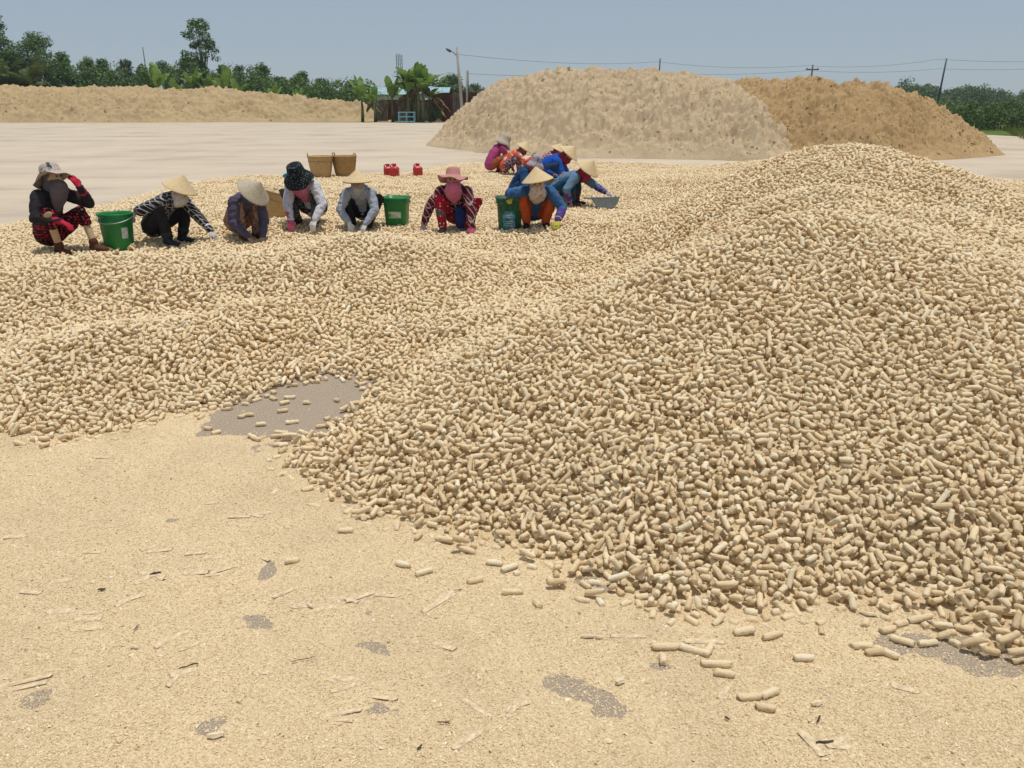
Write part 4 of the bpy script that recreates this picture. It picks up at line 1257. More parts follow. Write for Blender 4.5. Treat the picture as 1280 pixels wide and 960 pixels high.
def patch(mb, R0, z0, R1, z1, a0, a1, off=.002, n=8):
    """a thin curved label on a round wall"""
    v, f = [], []
    for i in range(n + 1):
        a = a0 + (a1 - a0) * i / n
        for rr, z in ((R0 + off, z0), (R1 + off, z1)):
            v.append((math.cos(a) * rr, math.sin(a) * rr, z))
    for i in range(n): f.append((2 * i, 2 * i + 2, 2 * i + 3, 2 * i + 1))
    mb.add(v, f)
def round_bucket():
    x, y, z = stand(*TOOL_AT["bucket"]); s = 1.0
    root = empty("bucket", (x, y, z - .04))
    h, rb, rt = .40, .150, .178
    rad = lambda q: rb + (rt - rb) * q / h
    mb = MB()
    mb.lathe([(0.001, 0), (rb * .9, 0), (rb, .012), (rad(.30), .30), (rad(.30) + .008, .303), (rad(.335) + .008, .335), (rad(.34), .338), (rad(.375), .372), (rt + .012, .378), (rt + .012, h - .003), (rt + .006, h), (rt - .002, h - .003), (rad(.37) - .006, .36), (rb - .006, .02), (.001, .014)], 44)
    body = mb.build("body", M_GREEN, root, True)
    mb = MB(); pts = [(math.cos(t) * (rt + .018), math.sin(t) * (rt + .018), .36 - .06 * math.sin(t - math.pi)) for t in [math.pi + math.pi * i / 16 for i in range(17)]]
    mb.tube(pts, .004, 6); mb.build("handle", M_WIRE, root, True)
    for a0 in (R(-50), R(-160)):
        mb = MB(); patch(mb, rad(.13), .13, rad(.25), .25, a0, a0 + R(24)); mb.build("sticker", M_STICKER, body, True)
    tag(root, "open round green plastic bucket beside the woman in the floral hat", "bucket")
round_bucket()
def squircle(p, r, t, z, i):
    c, s = math.cos(t), math.sin(t); k = (abs(c) ** 5 + abs(s) ** 5) ** (-1 / 5)
    return (c * k * r, s * k * r, z)
def square_bin(key, mat, label, h, rb, rt, rot, kind):
    x, y, z = stand(*TOOL_AT[key]); root = empty("square_bin", (x, y, z - .04), R(rot))
    rad = lambda q: rb + (rt - rb) * q / h
    mb = MB()
    prof = [(.001, 0), (rb * .92, 0), (rb, .012), (rad(h - .075), h - .075), (rt + .008, h - .07), (rt + .010, h - .055), (rt + .003, h - .05), (rt + .003, h - .03), (rt + .016, h - .027), (rt + .016, h - .004), (rt + .01, h), (rt - .003, h - .003), (rb - .006, .02), (.001, .015)]
    mb.lathe(prof, 48, squircle); body = mb.build("body", mat, root, True)
    def flat(name, pts, mat_, off):
        mb = MB(); v = []
        for (u, q) in pts:
            v.append((u * rad(q), -(rad(q) + off), q))
        mb.add(v, [tuple(range(len(v)))]); return mb.build(name, mat_, body)
    if kind == "a":
        flat("label_panel", [(-.55, .16), (.62, .16), (.62, .24), (-.55, .24)], M_STICKER_G, .003)
        flat("label_triangle", [(-.45, .238), (.58, .158), (.58, .238)], M_STICKER, .005)
        flat("label_print", [(.25, .03), (.62, .03), (.62, .09), (.25, .09)], M_STICKER_G, .003)
        for k in range(5):
            flat("label_bar", [(-.6 + k * .06, .175), (-.56 + k * .06, .175), (-.56 + k * .06, .21), (-.6 + k * .06, .21)], M_GREEN2, .0065)
    else:
        flat("label_print", [(-.66, .07), (.40, .07), (.40, .28), (-.66, .28)], M_BPRINT, .003)
        for q in (.10, .125, .15, .20, .225):
            flat("label_line", [(-.4, q), (.2, q), (.2, q + .008), (-.4, q + .008)], M_STICKER, .005)
    mb = MB(); pts = [(math.cos(t) * (rt + .03), math.sin(t) * (rt + .03) * 1.0, h - .06 - .05 * math.sin(t)) for t in [math.pi * i / 14 for i in range(15)]]
    mb.tube(pts, .004, 6); mb.build("handle", M_WIRE, root, True)
    tag(root, label, "bin")
    return root
square_bin("bin_a", M_GREEN2, "bright green square bin with pale label in front of the grey hooded worker", .41, .125, .150, -6, "a")
bin_b = square_bin("bin_b", M_DGREEN, "worn dark green square bin with blue print held by the worker in orange trousers", .43, .128, .152, 4, "b")

def mat_wicker(name, lo, hi):
    m, nt, b = new_mat(name, .8, .2)
    v = coords(nt); n = noise_t(nt, coords(nt, scale=(1, 1, 6)), 16, 4, .7)
    r = ramp(nt, n.outputs[0], [(.3, lo), (.7, hi)]); nt.links.new(r.outputs[0], b.inputs["Base Color"])
    bump(nt, b, n.outputs[0], .4, .005); return m
M_WICK = mat_wicker("woven_bamboo", (.40, .27, .12), (.64, .46, .23))
M_WICK2 = mat_wicker("darker_woven_bamboo", (.30, .18, .07), (.53, .35, .15))
def basket(px, py, label, mat, h=.44, rt=.27, rb=.20, tilt=(0, 0), rz=0, fill=False, sink=.05, scale=1.0):
    x, y, z = stand(px, py); root = empty("basket", (x, y, z - sink), R(rz)); root.rotation_euler = (R(tilt[0]), R(tilt[1]), R(rz)); root.scale = (scale,) * 3
    rows = 26; n = 60; prof = [(.001, .002), (rb * .95, .002)]
    rad = lambda q: rb + (rt - rb) * (q / h) ** .55
    for i in range(rows + 1): prof.append((rad(h * i / rows), h * i / rows))
    prof += [(rad(h) - .014, h)] + [(rad(h * i / 6) - .014, h * i / 6) for i in range(5, 0, -1)] + [(.001, .03)]
    def fn(p, r, t, z_, i):
        if 2 <= i <= rows + 2:
            k = 1 + .030 * math.cos(t * 30 / 2 + math.pi * i) ; return (r * k * math.cos(t), r * k * math.sin(t), z_)
        return p
    mb = MB(); mb.lathe(prof, n, fn); body = mb.build("body", mat, root, True)
    for q in (h, h * .78, h * .08):
        mb = MB(); mb.tube([(math.cos(2 * math.pi * i / 36) * (rad(q) + .004), math.sin(2 * math.pi * i / 36) * (rad(q) + .004), q) for i in range(36)], .013 if q == h else .008, 6, True)
        mb.build("hoop", M_WICK2, body, True)
    for sx in (-1, 1):
        mb = MB(); pts = [(sx * (rad(h) - .005), math.cos(t) * .055, h - .02 + math.sin(t) * .085) for t in [math.pi * i / 12 for i in range(13)]]
        mb.tube(pts, .012, 6); mb.build("handle", M_WICK2, root, True)
    if fill:
        mb = MB(); mb.lathe([(rad(h * .8) - .016, h * .8), (rt * .7, h * .95), (rt * .35, h * 1.04), (.001, h * 1.07)], 24, lambda p, r, t, z_, i: (p[0], p[1], p[2] + random.uniform(-.02, .02)))
        mb.build("contents", M_DUST, root)
    tag(root, label, "basket")
    return root
basket(402, 221, "paler woven basket behind the worker in the speckled hat, front one of two", M_WICK, h=.45, rt=.262, rb=.165, rz=10, sink=.02)
basket(431.5, 219.5, "browner woven basket behind the speckled hat, right one of two", M_WICK2, h=.45, rt=.262, rb=.165, rz=-20, sink=.02)
basket(338, 277, "woven basket tilted with briquettes in it behind the hunched worker", M_WICK, h=.46, rt=.27, rb=.17, tilt=(-4, 16), rz=5, fill=True)
bk = basket(699, 252, "woven basket holding blue scoops between the blue jacketed workers", M_WICK, h=.42, rt=.25, rb=.18, rz=70, fill=True)
# the blue scoop lying in that basket
def scoop(loc, rot, mat, label, s=1.0):
    root = empty("hand_scoop", loc); root.rotation_euler = rot; root.scale = (s,) * 3
    mb = MB(); v, f = [], []; n = 9
    for k in range(2):
        for i in range(6):
            for j in range(n):
                t = math.pi * (j / (n - 1)); q = .12 * (1 - .006 * i) - (.006 if k else 0)
                v.append((-math.cos(t) * q, i * .05, .10 - math.sin(t) * q * .85))
    o_ = 6 * n
    for i in range(5):
        for j in range(n - 1):
            a = i * n + j; f.append((a, a + 1, a + n + 1, a + n)); f.append((o_ + a, o_ + a + n, o_ + a + n + 1, o_ + a + 1))
        for j in (0, n - 1):
            a = i * n + j; f.append((a, a + n, o_ + a + n, o_ + a))
    for i in (0, 5):
        for j in range(n - 1):
            a = i * n + j; f.append((a, o_ + a, o_ + a + 1, a + 1))
    f.append(tuple(range(n))); mb.add(v, f); mb.build("bowl", mat, root)
    mb = MB(); mb.tube([(0, 0, .05), (0, -.07, .07), (0, -.16, .08)], [.016, .018, .016], 8); mb.build("handle", mat, root, True)
    return tag(root, label, "scoop")
bx_, by_, bz_ = bk.location
scoop((bx_ - .12, by_ - .18, bz_ + .40), (R(20), R(15), R(50)), M_ROYAL, "royal blue plastic scoop lying in the basket between blue jackets")
M_GREYP = plastic("grey_plastic", (.24, .29, .33), .08, .5)
def dustpan():
    x, y, z = stand(757, 262); root = empty("dustpan", (x, y, z + .0), R(12))
    # a tilted open pan, its mouth towards the briquettes
    mb = MB(); n = 13; v, f = [], []
    for k in range(2):
        for j in range(n):
            t = math.pi * j / (n - 1); q = .205 - .006 * k
            v.append((-math.cos(t) * q, -.02 * k, .17 - math.sin(t) * q * .85)); v.append((-math.cos(t) * (q - .012), .16 - .02 * k, .19 - math.sin(t) * (q * .55)))
    for k in range(2):
        b_ = k * 2 * n
        for j in range(n - 1):
            q = (b_ + 2 * j, b_ + 2 * j + 2, b_ + 2 * j + 3, b_ + 2 * j + 1); f.append(q if k == 0 else q[::-1])
    f.append(tuple(2 * j for j in range(n))); f.append(tuple(2 * n + 2 * j for j in range(n))[::-1])
    mb.add(v, f); mb.build("pan", M_GREYP, root)
    mb = MB(); mb.tube([(-.215, .0, .175), (0, -.006, .178), (.215, .0, .175)], .010, 6); mb.build("rim", M_GREYP, root, True)
    mb = MB(); mb.tube([(-.20, .03, .16), (-.26, .05, .17), (-.32, .07, .17)], [.014, .016, .014], 8); mb.build("handle", M_GREYP, root, True)
    tag(root, "grey half round dustpan at the outstretched hand of the denim jacketed worker", "dustpan")
dustpan()
def red_can(px, py, label, rz=0):
    x, y, z = stand(px, py, .02); root = empty("oil_can", (x, y, z), R(rz)); s = 1.22; root.scale = (s,) * 3
    mb = MB(); mb.lathe([(.001, 0), (.07, 0), (.078, .01), (.078, .155), (.074, .165), (.05, .185), (.03, .195), (.03, .21)], 28, squircle); mb.build("body", M_RED, root, True)
    mb = MB(); mb.lathe([(.032, .205), (.036, .208), (.036, .232), (.03, .238), (.001, .238)], 18); mb.build("cap", M_RED, root, True)
    mb = MB(); mb.tube([(-.062, 0, .165), (-.066, 0, .205), (-.04, 0, .225), (-.015, 0, .215)], .010, 6); mb.build("handle", M_RED, root, True)
    tag(root, label, "can")
red_can(485.5, 222, "red plastic can touching another red can behind the grey hooded worker", 8)
red_can(493.5, 222, "right one of the touching pair of red plastic cans", -6)
red_can(522.5, 221, "single red plastic can standing apart near the pink hatted worker", 20)

# ================================================================== THE WORKERS
def cloth(name, kind, a, b_=None, c_=None, sc=1.0):
    m, nt, b = new_mat(name, .88, .15)
    v = coords(nt)
    n = noise_t(nt, v, 22, 4, .6)
    shade = ramp(nt, n.outputs[0], [(.3, (.82, .82, .82)), (.7, (1.08, 1.08, 1.08))]).outputs[0]
    if kind == "plain": col = mixc(nt, 1.0, a, shade, 'MULTIPLY')
    elif kind == "plaid":
        sep = nt.nodes.new("ShaderNodeSeparateXYZ"); nt.links.new(v, sep.inputs[0])
        def line(s, w):
            fr = math_n(nt, 'FRACT', math_n(nt, 'MULTIPLY', s, sc)); return math_n(nt, 'LESS_THAN', fr, w)
        sx = math_n(nt, 'ADD', sep.outputs[0], math_n(nt, 'MULTIPLY', math_n(nt, 'SUBTRACT', sep.outputs[1], sep.outputs[2]), .55)); sz = math_n(nt, 'MULTIPLY', math_n(nt, 'ADD', sep.outputs[2], sep.outputs[1]), .72)
        l = math_n(nt, 'MAXIMUM', line(sx, .16), line(sz, .16))
        col = mixc(nt, 1.0, mixc(nt, l, a, b_), shade, 'MULTIPLY')
    elif kind == "dots":
        vo = nt.nodes.new("ShaderNodeTexVoronoi"); vo.inputs["Scale"].default_value = sc; vo.inputs["Randomness"].default_value = .35; nt.links.new(v, vo.inputs["Vector"])
        l = math_n(nt, 'LESS_THAN', vo.outputs["Distance"], .38 if c_ is None else c_)
        col = mixc(nt, 1.0, mixc(nt, l, a, b_), shade, 'MULTIPLY')
    elif kind == "floral":
        vo = nt.nodes.new("ShaderNodeTexNoise"); vo.inputs["Scale"].default_value = sc; vo.inputs["Detail"].default_value = 2.5; nt.links.new(v, vo.inputs["Vector"])
        col = ramp(nt, vo.outputs[0], [(.36, c_), (.44, a), (.52, a), (.58, b_), (.66, a), (.72, c_)], 'LINEAR').outputs[0]
    elif kind == "twotone":
        sep = nt.nodes.new("ShaderNodeSeparateXYZ"); nt.links.new(v, sep.inputs[0])
        inz = math_n(nt, 'MULTIPLY', math_n(nt, 'LESS_THAN', sep.outputs[2], c_[1]), math_n(nt, 'GREATER_THAN', sep.outputs[2], c_[0]))
        inx = math_n(nt, 'LESS_THAN', math_n(nt, 'ABSOLUTE', sep.outputs[0]), c_[2])
        col = mixc(nt, 1.0, mixc(nt, math_n(nt, 'MULTIPLY', inz, inx), a, b_), shade, 'MULTIPLY')
    nt.links.new(col, b.inputs["Base Color"])
    bump(nt, b, n.outputs[0], .3, .01)
    return m
M_SKIN = simple("skin", (.42, .25, .16), .08, 15, .55, .3)
M_STRAW = None
def mat_straw(name, lo, hi):
    m, nt, b = new_mat(name, .75, .2)
    v = coords(nt)
    sep = nt.nodes.new("ShaderNodeSeparateXYZ"); nt.links.new(v, sep.inputs[0])
    fr = math_n(nt, 'FRACT', math_n(nt, 'MULTIPLY', sep.outputs[2], 60.0))
    n = noise_t(nt, v, 30, 4, .6)
    col = mixc(nt, math_n(nt, 'MULTIPLY', math_n(nt, 'LESS_THAN', fr, .22), .35), ramp(nt, n.outputs[0], [(.3, lo), (.7, hi)]).outputs[0], tuple(c * .6 for c in lo))
    nt.links.new(col, b.inputs["Base Color"]); bump(nt, b, fr, .25, .002)
    return m
M_STRAW = mat_straw("palm_leaf_straw", (.62, .46, .25), (.74, .58, .35))
M_STRAW_GREY = mat_straw("weathered_straw", (.40, .34, .25), (.54, .47, .36))
M_EYE = simple("eye", (.02, .015, .012), .1, 10, .3, .5)

def remesh(V, F, voxel, smooth_it, wrinkle=0.0, seed=0, wscale=9.0):
    """melts overlapping pieces into one continuous skin"""
    me = mesh_np("tmp", V, F)
    o = bpy.data.objects.new("tmp", me); COL.objects.link(o)
    rm = o.modifiers.new("r", 'REMESH'); rm.mode = 'VOXEL'; rm.voxel_size = voxel; rm.use_smooth_shade = True
    sm = o.modifiers.new("s", 'SMOOTH'); sm.factor = .5; sm.iterations = smooth_it
    dg = bpy.context.evaluated_depsgraph_get()
    out = bpy.data.meshes.new_from_object(o.evaluated_get(dg))
    bpy.data.objects.remove(o); bpy.data.meshes.remove(me)
    if wrinkle:
        n = len(out.vertices)
        co = np.empty(n * 3, np.float32); out.vertices.foreach_get("co", co); co = co.reshape(-1, 3)
        no = np.empty(n * 3, np.float32); out.vertices.foreach_get("normal", no); no = no.reshape(-1, 3)
        a = fbm(co[:, 0] * wscale + co[:, 1] * wscale * 1.3 + seed, co[:, 2] * wscale * 1.8 - co[:, 1] * wscale * .6 + seed * 3, 3, seed)
        co += no * (np.abs(a)[:, None] * -2 + .5) * wrinkle
        out.vertices.foreach_set("co", co.ravel()); out.update()
    out.polygons.foreach_set("use_smooth", np.ones(len(out.polygons), bool))
    return out
class Flesh:
    """closed lofts along a chain of points; every piece overlaps its neighbours and is melted by remesh()"""
    def __init__(s): s.v, s.f = [], []
    def limb(s, pts, rad, side=None, n=12):
        pts = [Vector(p) for p in pts]; R_ = [(r, r) if not hasattr(r, '__len__') else r for r in rad]
        # round the two ends
        def cap(p, q, r):
            d_ = (p - q); d_ = d_.normalized() if d_.length > 1e-6 else Vector((0, 0, 1)); m_ = min(r)
            return [(p + d_ * m_ * .92, (r[0] * .25, r[1] * .25)), (p + d_ * m_ * .62, (r[0] * .74, r[1] * .74))]
        chain = cap(pts[0], pts[1], R_[0]) + list(zip(pts, R_)) + cap(pts[-1], pts[-2], R_[-1])[::-1]
        b = len(s.v); prev = None
        for i, (p, r) in enumerate(chain):
            a, c = chain[max(0, i - 1)][0], chain[min(len(chain) - 1, i + 1)][0]
            t = (c - a).normalized()
            sd = Vector(side) if side is not None else (prev if prev is not None else t.orthogonal())
            sd = (sd - t * sd.dot(t)).normalized(); prev = sd; w = t.cross(sd)
            for k in range(n):
                th = 2 * math.pi * k / n
                s.v.append(tuple(p + sd * math.cos(th) * r[0] + w * math.sin(th) * r[1]))
        m_ = len(chain)
        for i in range(m_ - 1):
            for k in range(n):
                s.f.append((b + i * n + k, b + i * n + (k + 1) % n, b + (i + 1) * n + (k + 1) % n, b + (i + 1) * n + k))
        s.f.append(tuple(b + k for k in range(n))[::-1]); s.f.append(tuple(b + (m_ - 1) * n + k for k in range(n)))
    def done(s, voxel=.011, it=4, **kw): return remesh(s.v, s.f, voxel, it, **kw)
def ik(a, c, l1, l2, pole):
    a, c, pole = Vector(a), Vector(c), Vector(pole); d_ = c - a; L = d_.length
    if L > (l1 + l2) * .995: c = a + d_ * ((l1 + l2) * .995 / L); d_ = c - a; L = d_.length
    x = (l1 * l1 - l2 * l2 + L * L) / (2 * L); h = math.sqrt(max(0, l1 * l1 - x * x)); u = d_.normalized()
    p = (pole - u * pole.dot(u)).normalized()
    return a + u * x + p * h, c
def hand(fl, w, dr, nrm, thumb_side, grow=0.0, curl=.5):
    """palm, four fingers of unequal length and a thumb from the palm's side"""
    dr = Vector(dr).normalized(); nrm = Vector(nrm); nrm = (nrm - dr * nrm.dot(dr)).normalized(); sd = dr.cross(nrm) * thumb_side
    w = Vector(w); g = grow
    fl.limb([w, w + dr * .035, w + dr * .085], [(.026 + g, .020 + g), (.036 + g, .018 + g), (.040 + g, .016 + g)], sd, 10)
    for i, (o_, L) in enumerate(((-.030, .062), (-.010, .074), (.011, .079), (.031, .070))):
        b = w + dr * .083 + sd * o_
        c1 = b + (dr * math.cos(curl * .6) + nrm * math.sin(curl * .6)) * L * .5
        c2 = c1 + (dr * math.cos(curl * 1.7) + nrm * math.sin(curl * 1.7)) * L * .5
        fl.limb([b - dr * .015, b, c1, c2], [.009 + g, .0092 + g, .0086 + g, .0075 + g], None, 8)
    b = w + dr * .028 + sd * .026
    c1 = b + (dr * .62 + sd * .70 + nrm * .25).normalized() * .034; c2 = c1 + (dr * .9 + sd * .25 + nrm * .3).normalized() * .030
    fl.limb([b, c1, c2], [.012 + g, .0105 + g, .0085 + g], None, 8)

def hat_mesh(kind):
    mb = MB()
    if kind == "cone":
        n = 14; prof = []
        for i in range(n + 1):
            t = i / n; prof.append((.195 * t + .004, .165 * (1 - t) ** 1.06 + .0025 * (i % 2)))
        prof += [(.199, -.004), (.193, -.004)] + [(.195 * t - .002, .165 * (1 - t) ** 1.06 - .009) for t in (.95, .7, .4, .1)]
        mb.lathe(prof, 40)
    elif kind == "flop":       # soft crown with a wide wavy brim
        prof = [(.002, .125), (.05, .122), (.080, .108), (.093, .075), (.098, .02), (.105, .008), (.15, -.012), (.195, -.035), (.197, -.040), (.15, -.018), (.10, .0), (.090, .012), (.085, .06), (.05, .11), (.002, .115)]
        def fn(p, r, t, z, i):
            k = max(0, (r - .10) / .095)
            return (p[0] * (1 + .05 * k * math.sin(3 * t)), p[1] * (1 + .12 * k * math.cos(2 * t)), z + k * (.028 * math.sin(2 * t + .8) + .016 * math.sin(5 * t)))
        mb.lathe(prof, 44, fn)
    elif kind == "bucket":     # crown with a down turned brim
        prof = [(.002, .12), (.055, .117), (.082, .102), (.092, .06), (.098, .015), (.112, -.005), (.150, -.050), (.165, -.085), (.163, -.088), (.146, -.052), (.105, -.01), (.09, .015), (.08, .09), (.002, .11)]
        def fn(p, r, t, z, i):
            k = max(0, (r - .10) / .065)
            return (p[0], p[1], z + k * (.02 * math.sin(2 * t + 1.57) + .008 * math.sin(5 * t)))
        mb.lathe(prof, 40, fn)
    return mb.mesh("hat", True)
HATS = {}
def person(px, py, rz, label, look, pose, scale=1.0, sink=.0):
    """local frame: the figure faces +Y, its right hand side is +X"""
    x, y, z = stand(px, py, .05)
    root = empty("person", (x, y, z - sink), R(rz)); root.scale = (scale * .93,) * 3
    tag(root, label, "person", "workers sorting briquettes")
    seed = int(px)
    pel = Vector(pose.get("pelvis", (0, -.12, .20))); neck = Vector(pose.get("neck", (0, .17, .58)))
    hp, hy, hr = (R(a) for a in pose.get("head", (-20, 0, 0)))
    Mh = Euler((hp, hr, hy), 'XYZ').to_matrix()
    ax = (neck - pel).normalized(); hc = neck + ax * .025 + Mh @ Vector((0, .040, .088))
    fr_ = Vector((1, 0, 0)).cross(ax)      # chest side of the torso is -fr_ or +fr_, whichever points forward
    if fr_.y < 0: fr_ = -fr_
    tw = R(pose.get("twist", 0)); sdv = Vector((math.cos(tw), math.sin(tw), 0))
    sh = {s: neck - ax * .055 + sdv * s * .165 for s in (1, -1)}
    hipj = {s: pel + Vector((s * .085, .02, 0)) for s in (1, -1)}
    foot = {1: Vector(pose.get("footR", (.12, .12, .06))), -1: Vector(pose.get("footL", (-.12, .12, .06)))}
    hands = {1: Vector(pose.get("handR", (.15, .38, .06))), -1: Vector(pose.get("handL", (-.15, .38, .06)))}
    knee, ank, elb, wri = {}, {}, {}, {}
    for s in (1, -1):
        kp = pose.get("kneeR" if s == 1 else "kneeL", (s * .45, .9, .55))
        knee[s], ank[s] = ik(hipj[s], foot[s], .385, .375, kp)
        ep = pose.get("elbR" if s == 1 else "elbL", (s * .8, -.35, -.35))
        elb[s], wri[s] = ik(sh[s], hands[s], .265, .235, ep)
    spine = [pel + Vector((0, -.01, -.02)), pel + ax * .13 - fr_ * .035, pel + ax * .27 - fr_ * .045, pel + ax * .40 - fr_ * .02, neck]
    hdir = {s: Vector(pose.get("hdirR" if s == 1 else "hdirL", tuple((wri[s] - elb[s]).normalized() * .8 + Vector((0, .25, -.45))))) for s in (1, -1)}
    hn = {s: Vector(pose.get("palmR" if s == 1 else "palmL", (0, -.25, -1))) for s in (1, -1)}
    # ---- the body, one continuous skin under the clothes
    B = Flesh()
    B.limb(spine, [(.135, .105), (.115, .085), (.12, .085), (.125, .08), (.055, .052)], sdv)
    B.limb([sh[1], sh[-1]], [.048, .048])
    B.limb([neck - ax * .02, neck + (hc - neck) * .6], [.048, .045])
    up, fw, rt = Mh @ Vector((0, 0, 1)), Mh @ Vector((0, 1, 0)), Mh @ Vector((1, 0, 0))
    B.limb([hc - up * .085 + fw * .022, hc - up * .045 + fw * .012, hc, hc + up * .05 - fw * .005, hc + up * .082 - fw * .008], [(.040, .050), (.060, .075), (.073, .090), (.073, .088), (.050, .062)], rt, 14)
    B.limb([hc + fw * .080 + up * .012, hc + fw * .104 - up * .022], [.009, .014], None, 8)     # nose
    for s in (1, -1):
        B.limb([hc + rt * s * .072 + up * .02, hc + rt * s * .076 - up * .025], [(.009, .020), (.008, .014)], rt, 8)   # ears
        B.limb([hipj[s], knee[s], ank[s]], [.075, .052, .036])
        B.limb([ank[s] + Vector((0, -.035, -.02)), ank[s] + Vector((s * .01, .05, -.03)), ank[s] + Vector((s * .02, .125, -.038))], [(.032, .028), (.038, .026), (.036, .018)], (1, 0, 0))
        B.limb([sh[s], elb[s], wri[s]], [.046, .037, .025])
        hand(B, wri[s], hdir[s], hn[s], s)
    body = link("body", B.done(.010, 3), look.get("skin", M_SKIN), root)
    # ---- clothes
    J = Flesh()
    k = look.get("bulk", 1.0)
    J.limb(spine, [(.172 * k, .138 * k), (.162 * k, .128 * k), (.162 * k, .125 * k), (.160, .110), (.080, .072)], sdv, 16)
    J.limb([sh[1] * .98 + neck * .02, sh[-1] * .98 + neck * .02], [.060, .060])
    if look.get("hood"):
        J.limb([neck - ax * .02 + sdv * .10, neck - fr_ * .075, neck - ax * .02 - sdv * .10], [.035, .052, .035])
    for s in (1, -1):
        J.limb([sh[s], sh[s].lerp(elb[s], .5), elb[s], elb[s].lerp(wri[s], .5), wri[s]], [.076, .070, .064, .055, .041])
    link("jacket", J.done(.013, 3, wrinkle=.011, seed=seed, wscale=9), look["jacket"], root)
    T = Flesh(); short = look.get("capri", False)
    T.limb([hipj[1] + Vector((-.02, 0, 0)), hipj[-1] + Vector((.02, 0, 0))], [.125, .125])
    for s in (1, -1):
        if short: T.limb([hipj[s], hipj[s].lerp(knee[s], .5), knee[s], knee[s].lerp(ank[s], .28)], [.110, .100, .080, .068])
        else: T.limb([hipj[s], hipj[s].lerp(knee[s], .5), knee[s], knee[s].lerp(ank[s], .5), ank[s] + Vector((0, 0, .02))], [.110, .098, .076, .066, .055])
    link("trousers", T.done(.013, 3, wrinkle=.010, seed=seed + 5, wscale=7), look["trousers"], root)
    for s in (1, -1):
        S_ = Flesh(); hi = look.get("boot", 0.0)
        S_.limb([ank[s] + Vector((0, -.045, -.02)), ank[s] + Vector((s * .01, .05, -.03)), ank[s] + Vector((s * .02, .14, -.038))], [(.040, .034), (.046, .032), (.042, .022)], (1, 0, 0))
        S_.limb([ank[s] + Vector((0, -.01, -.01)), ank[s].lerp(knee[s], .12 + hi)], [.044, .050 + .02 * (hi > 0)])
        link("boot" if hi else "shoe", S_.done(.010, 2), look["shoe"], root)
        gm = look.get("gloveR" if s == 1 else "gloveL", look.get("glove"))
        if gm is not None:
            Gv = Flesh(); hand(Gv, wri[s], hdir[s], hn[s], s, .0035)
            cl_ = look.get("cuff", .30)
            Gv.limb([wri[s] + (wri[s] - elb[s]).normalized() * .01, wri[s], wri[s].lerp(elb[s], cl_)], [.032, .036, .050])
            link("glove", Gv.done(.0065, 2), gm, root)
        if look.get("cuffmat") is not None:
            Cf = Flesh(); Cf.limb([wri[s], wri[s].lerp(elb[s], .35), wri[s].lerp(elb[s], .75)], [.042, .055, .061])
            link("sleeve_guard", Cf.done(.009, 2, wrinkle=.004, seed=seed + 9, wscale=14), look["cuffmat"], root)
    # ---- scarf or mask over the lower face
    if look.get("scarf") is not None:
        Sc = Flesh(); ln = look.get("drape", .16)
        Sc.limb([hc - up * .060 + fw * .010, hc - up * .08 + fw * .012, hc - up * .105 + fw * .010], [(.078, .100), (.078, .098), (.070, .082)], rt, 14)
        if look.get("wrap", True):
            Sc.limb([hc + up * .05 - fw * .02, hc - up * .06 - fw * .03, neck + ax * .01 - fr_ * .01], [(.084, .082), (.090, .088), (.098, .085)], rt, 14)
        if ln > 0:
            ch = neck + fr_ * .085
            Sc.limb([hc - up * .07 + fw * .05, ch + (hc - neck) * .25 + fr_ * .015, ch - ax * ln * .5 + fr_ * .02, ch - ax * ln + fr_ * .015], [(.095, .068), (.118, .055), (.092, .032), (.036, .015)], sdv, 14)
        link("scarf" if look.get("wrap", True) else "face_mask", Sc.done(.010, 2, wrinkle=.005, seed=seed + 2, wscale=12), look["scarf"], root)
    for s in (1, -1):
        e = MB(); e.lathe([(.001, .006), (.008, .004), (.012, 0), (.008, -.004), (.001, -.006)], 10)
        eo = e.build("eye", M_EYE, body, True); eo.location = hc + rt * s * .030 + fw * .084 + up * .016; eo.rotation_euler = (hp + math.pi / 2, hr, hy)
    # ---- hat
    hk = look.get("hat", "cone")
    if hk not in HATS: HATS[hk] = hat_mesh(hk)
    me = HATS[hk].copy(); me.materials.clear()
    ho = link("hat", me, look.get("hatmat", M_STRAW), root)
    tx, ty = look.get("hattilt", (0, 0))
    hmat = Matrix.Translation(hc + up * (.030 if hk == "cone" else .034)) @ Mh.to_4x4() @ Euler((R(tx), R(ty), 0)).to_matrix().to_4x4() @ Matrix.Diagonal((look.get("hats", 1.0),) * 3 + (1,))
    ho.matrix_local = hmat
    if hk == "cone":
        st = MB(); a = hc + up * .06
        inv = hmat.inverted()
        st.tube([inv @ q for q in (a + rt * .085, hc + rt * .086 - up * .03, hc - up * .105 + fw * .02, hc - rt * .086 - up * .03, a - rt * .085)], .004, 5)
        sto = st.build("chin_strap", look.get("strap", M_STRAW_GREY), ho, True)
        if look.get("rim") is not None:
            rm_ = MB(); hs = look.get("hats", 1.0)
            rm_.lathe([(.1, .070), (.196, -.006), (.201, -.010), (.195, -.012), (.1, .060)], 40)
            r_o = rm_.build("hat_lining", look["rim"], ho, True)
    return root

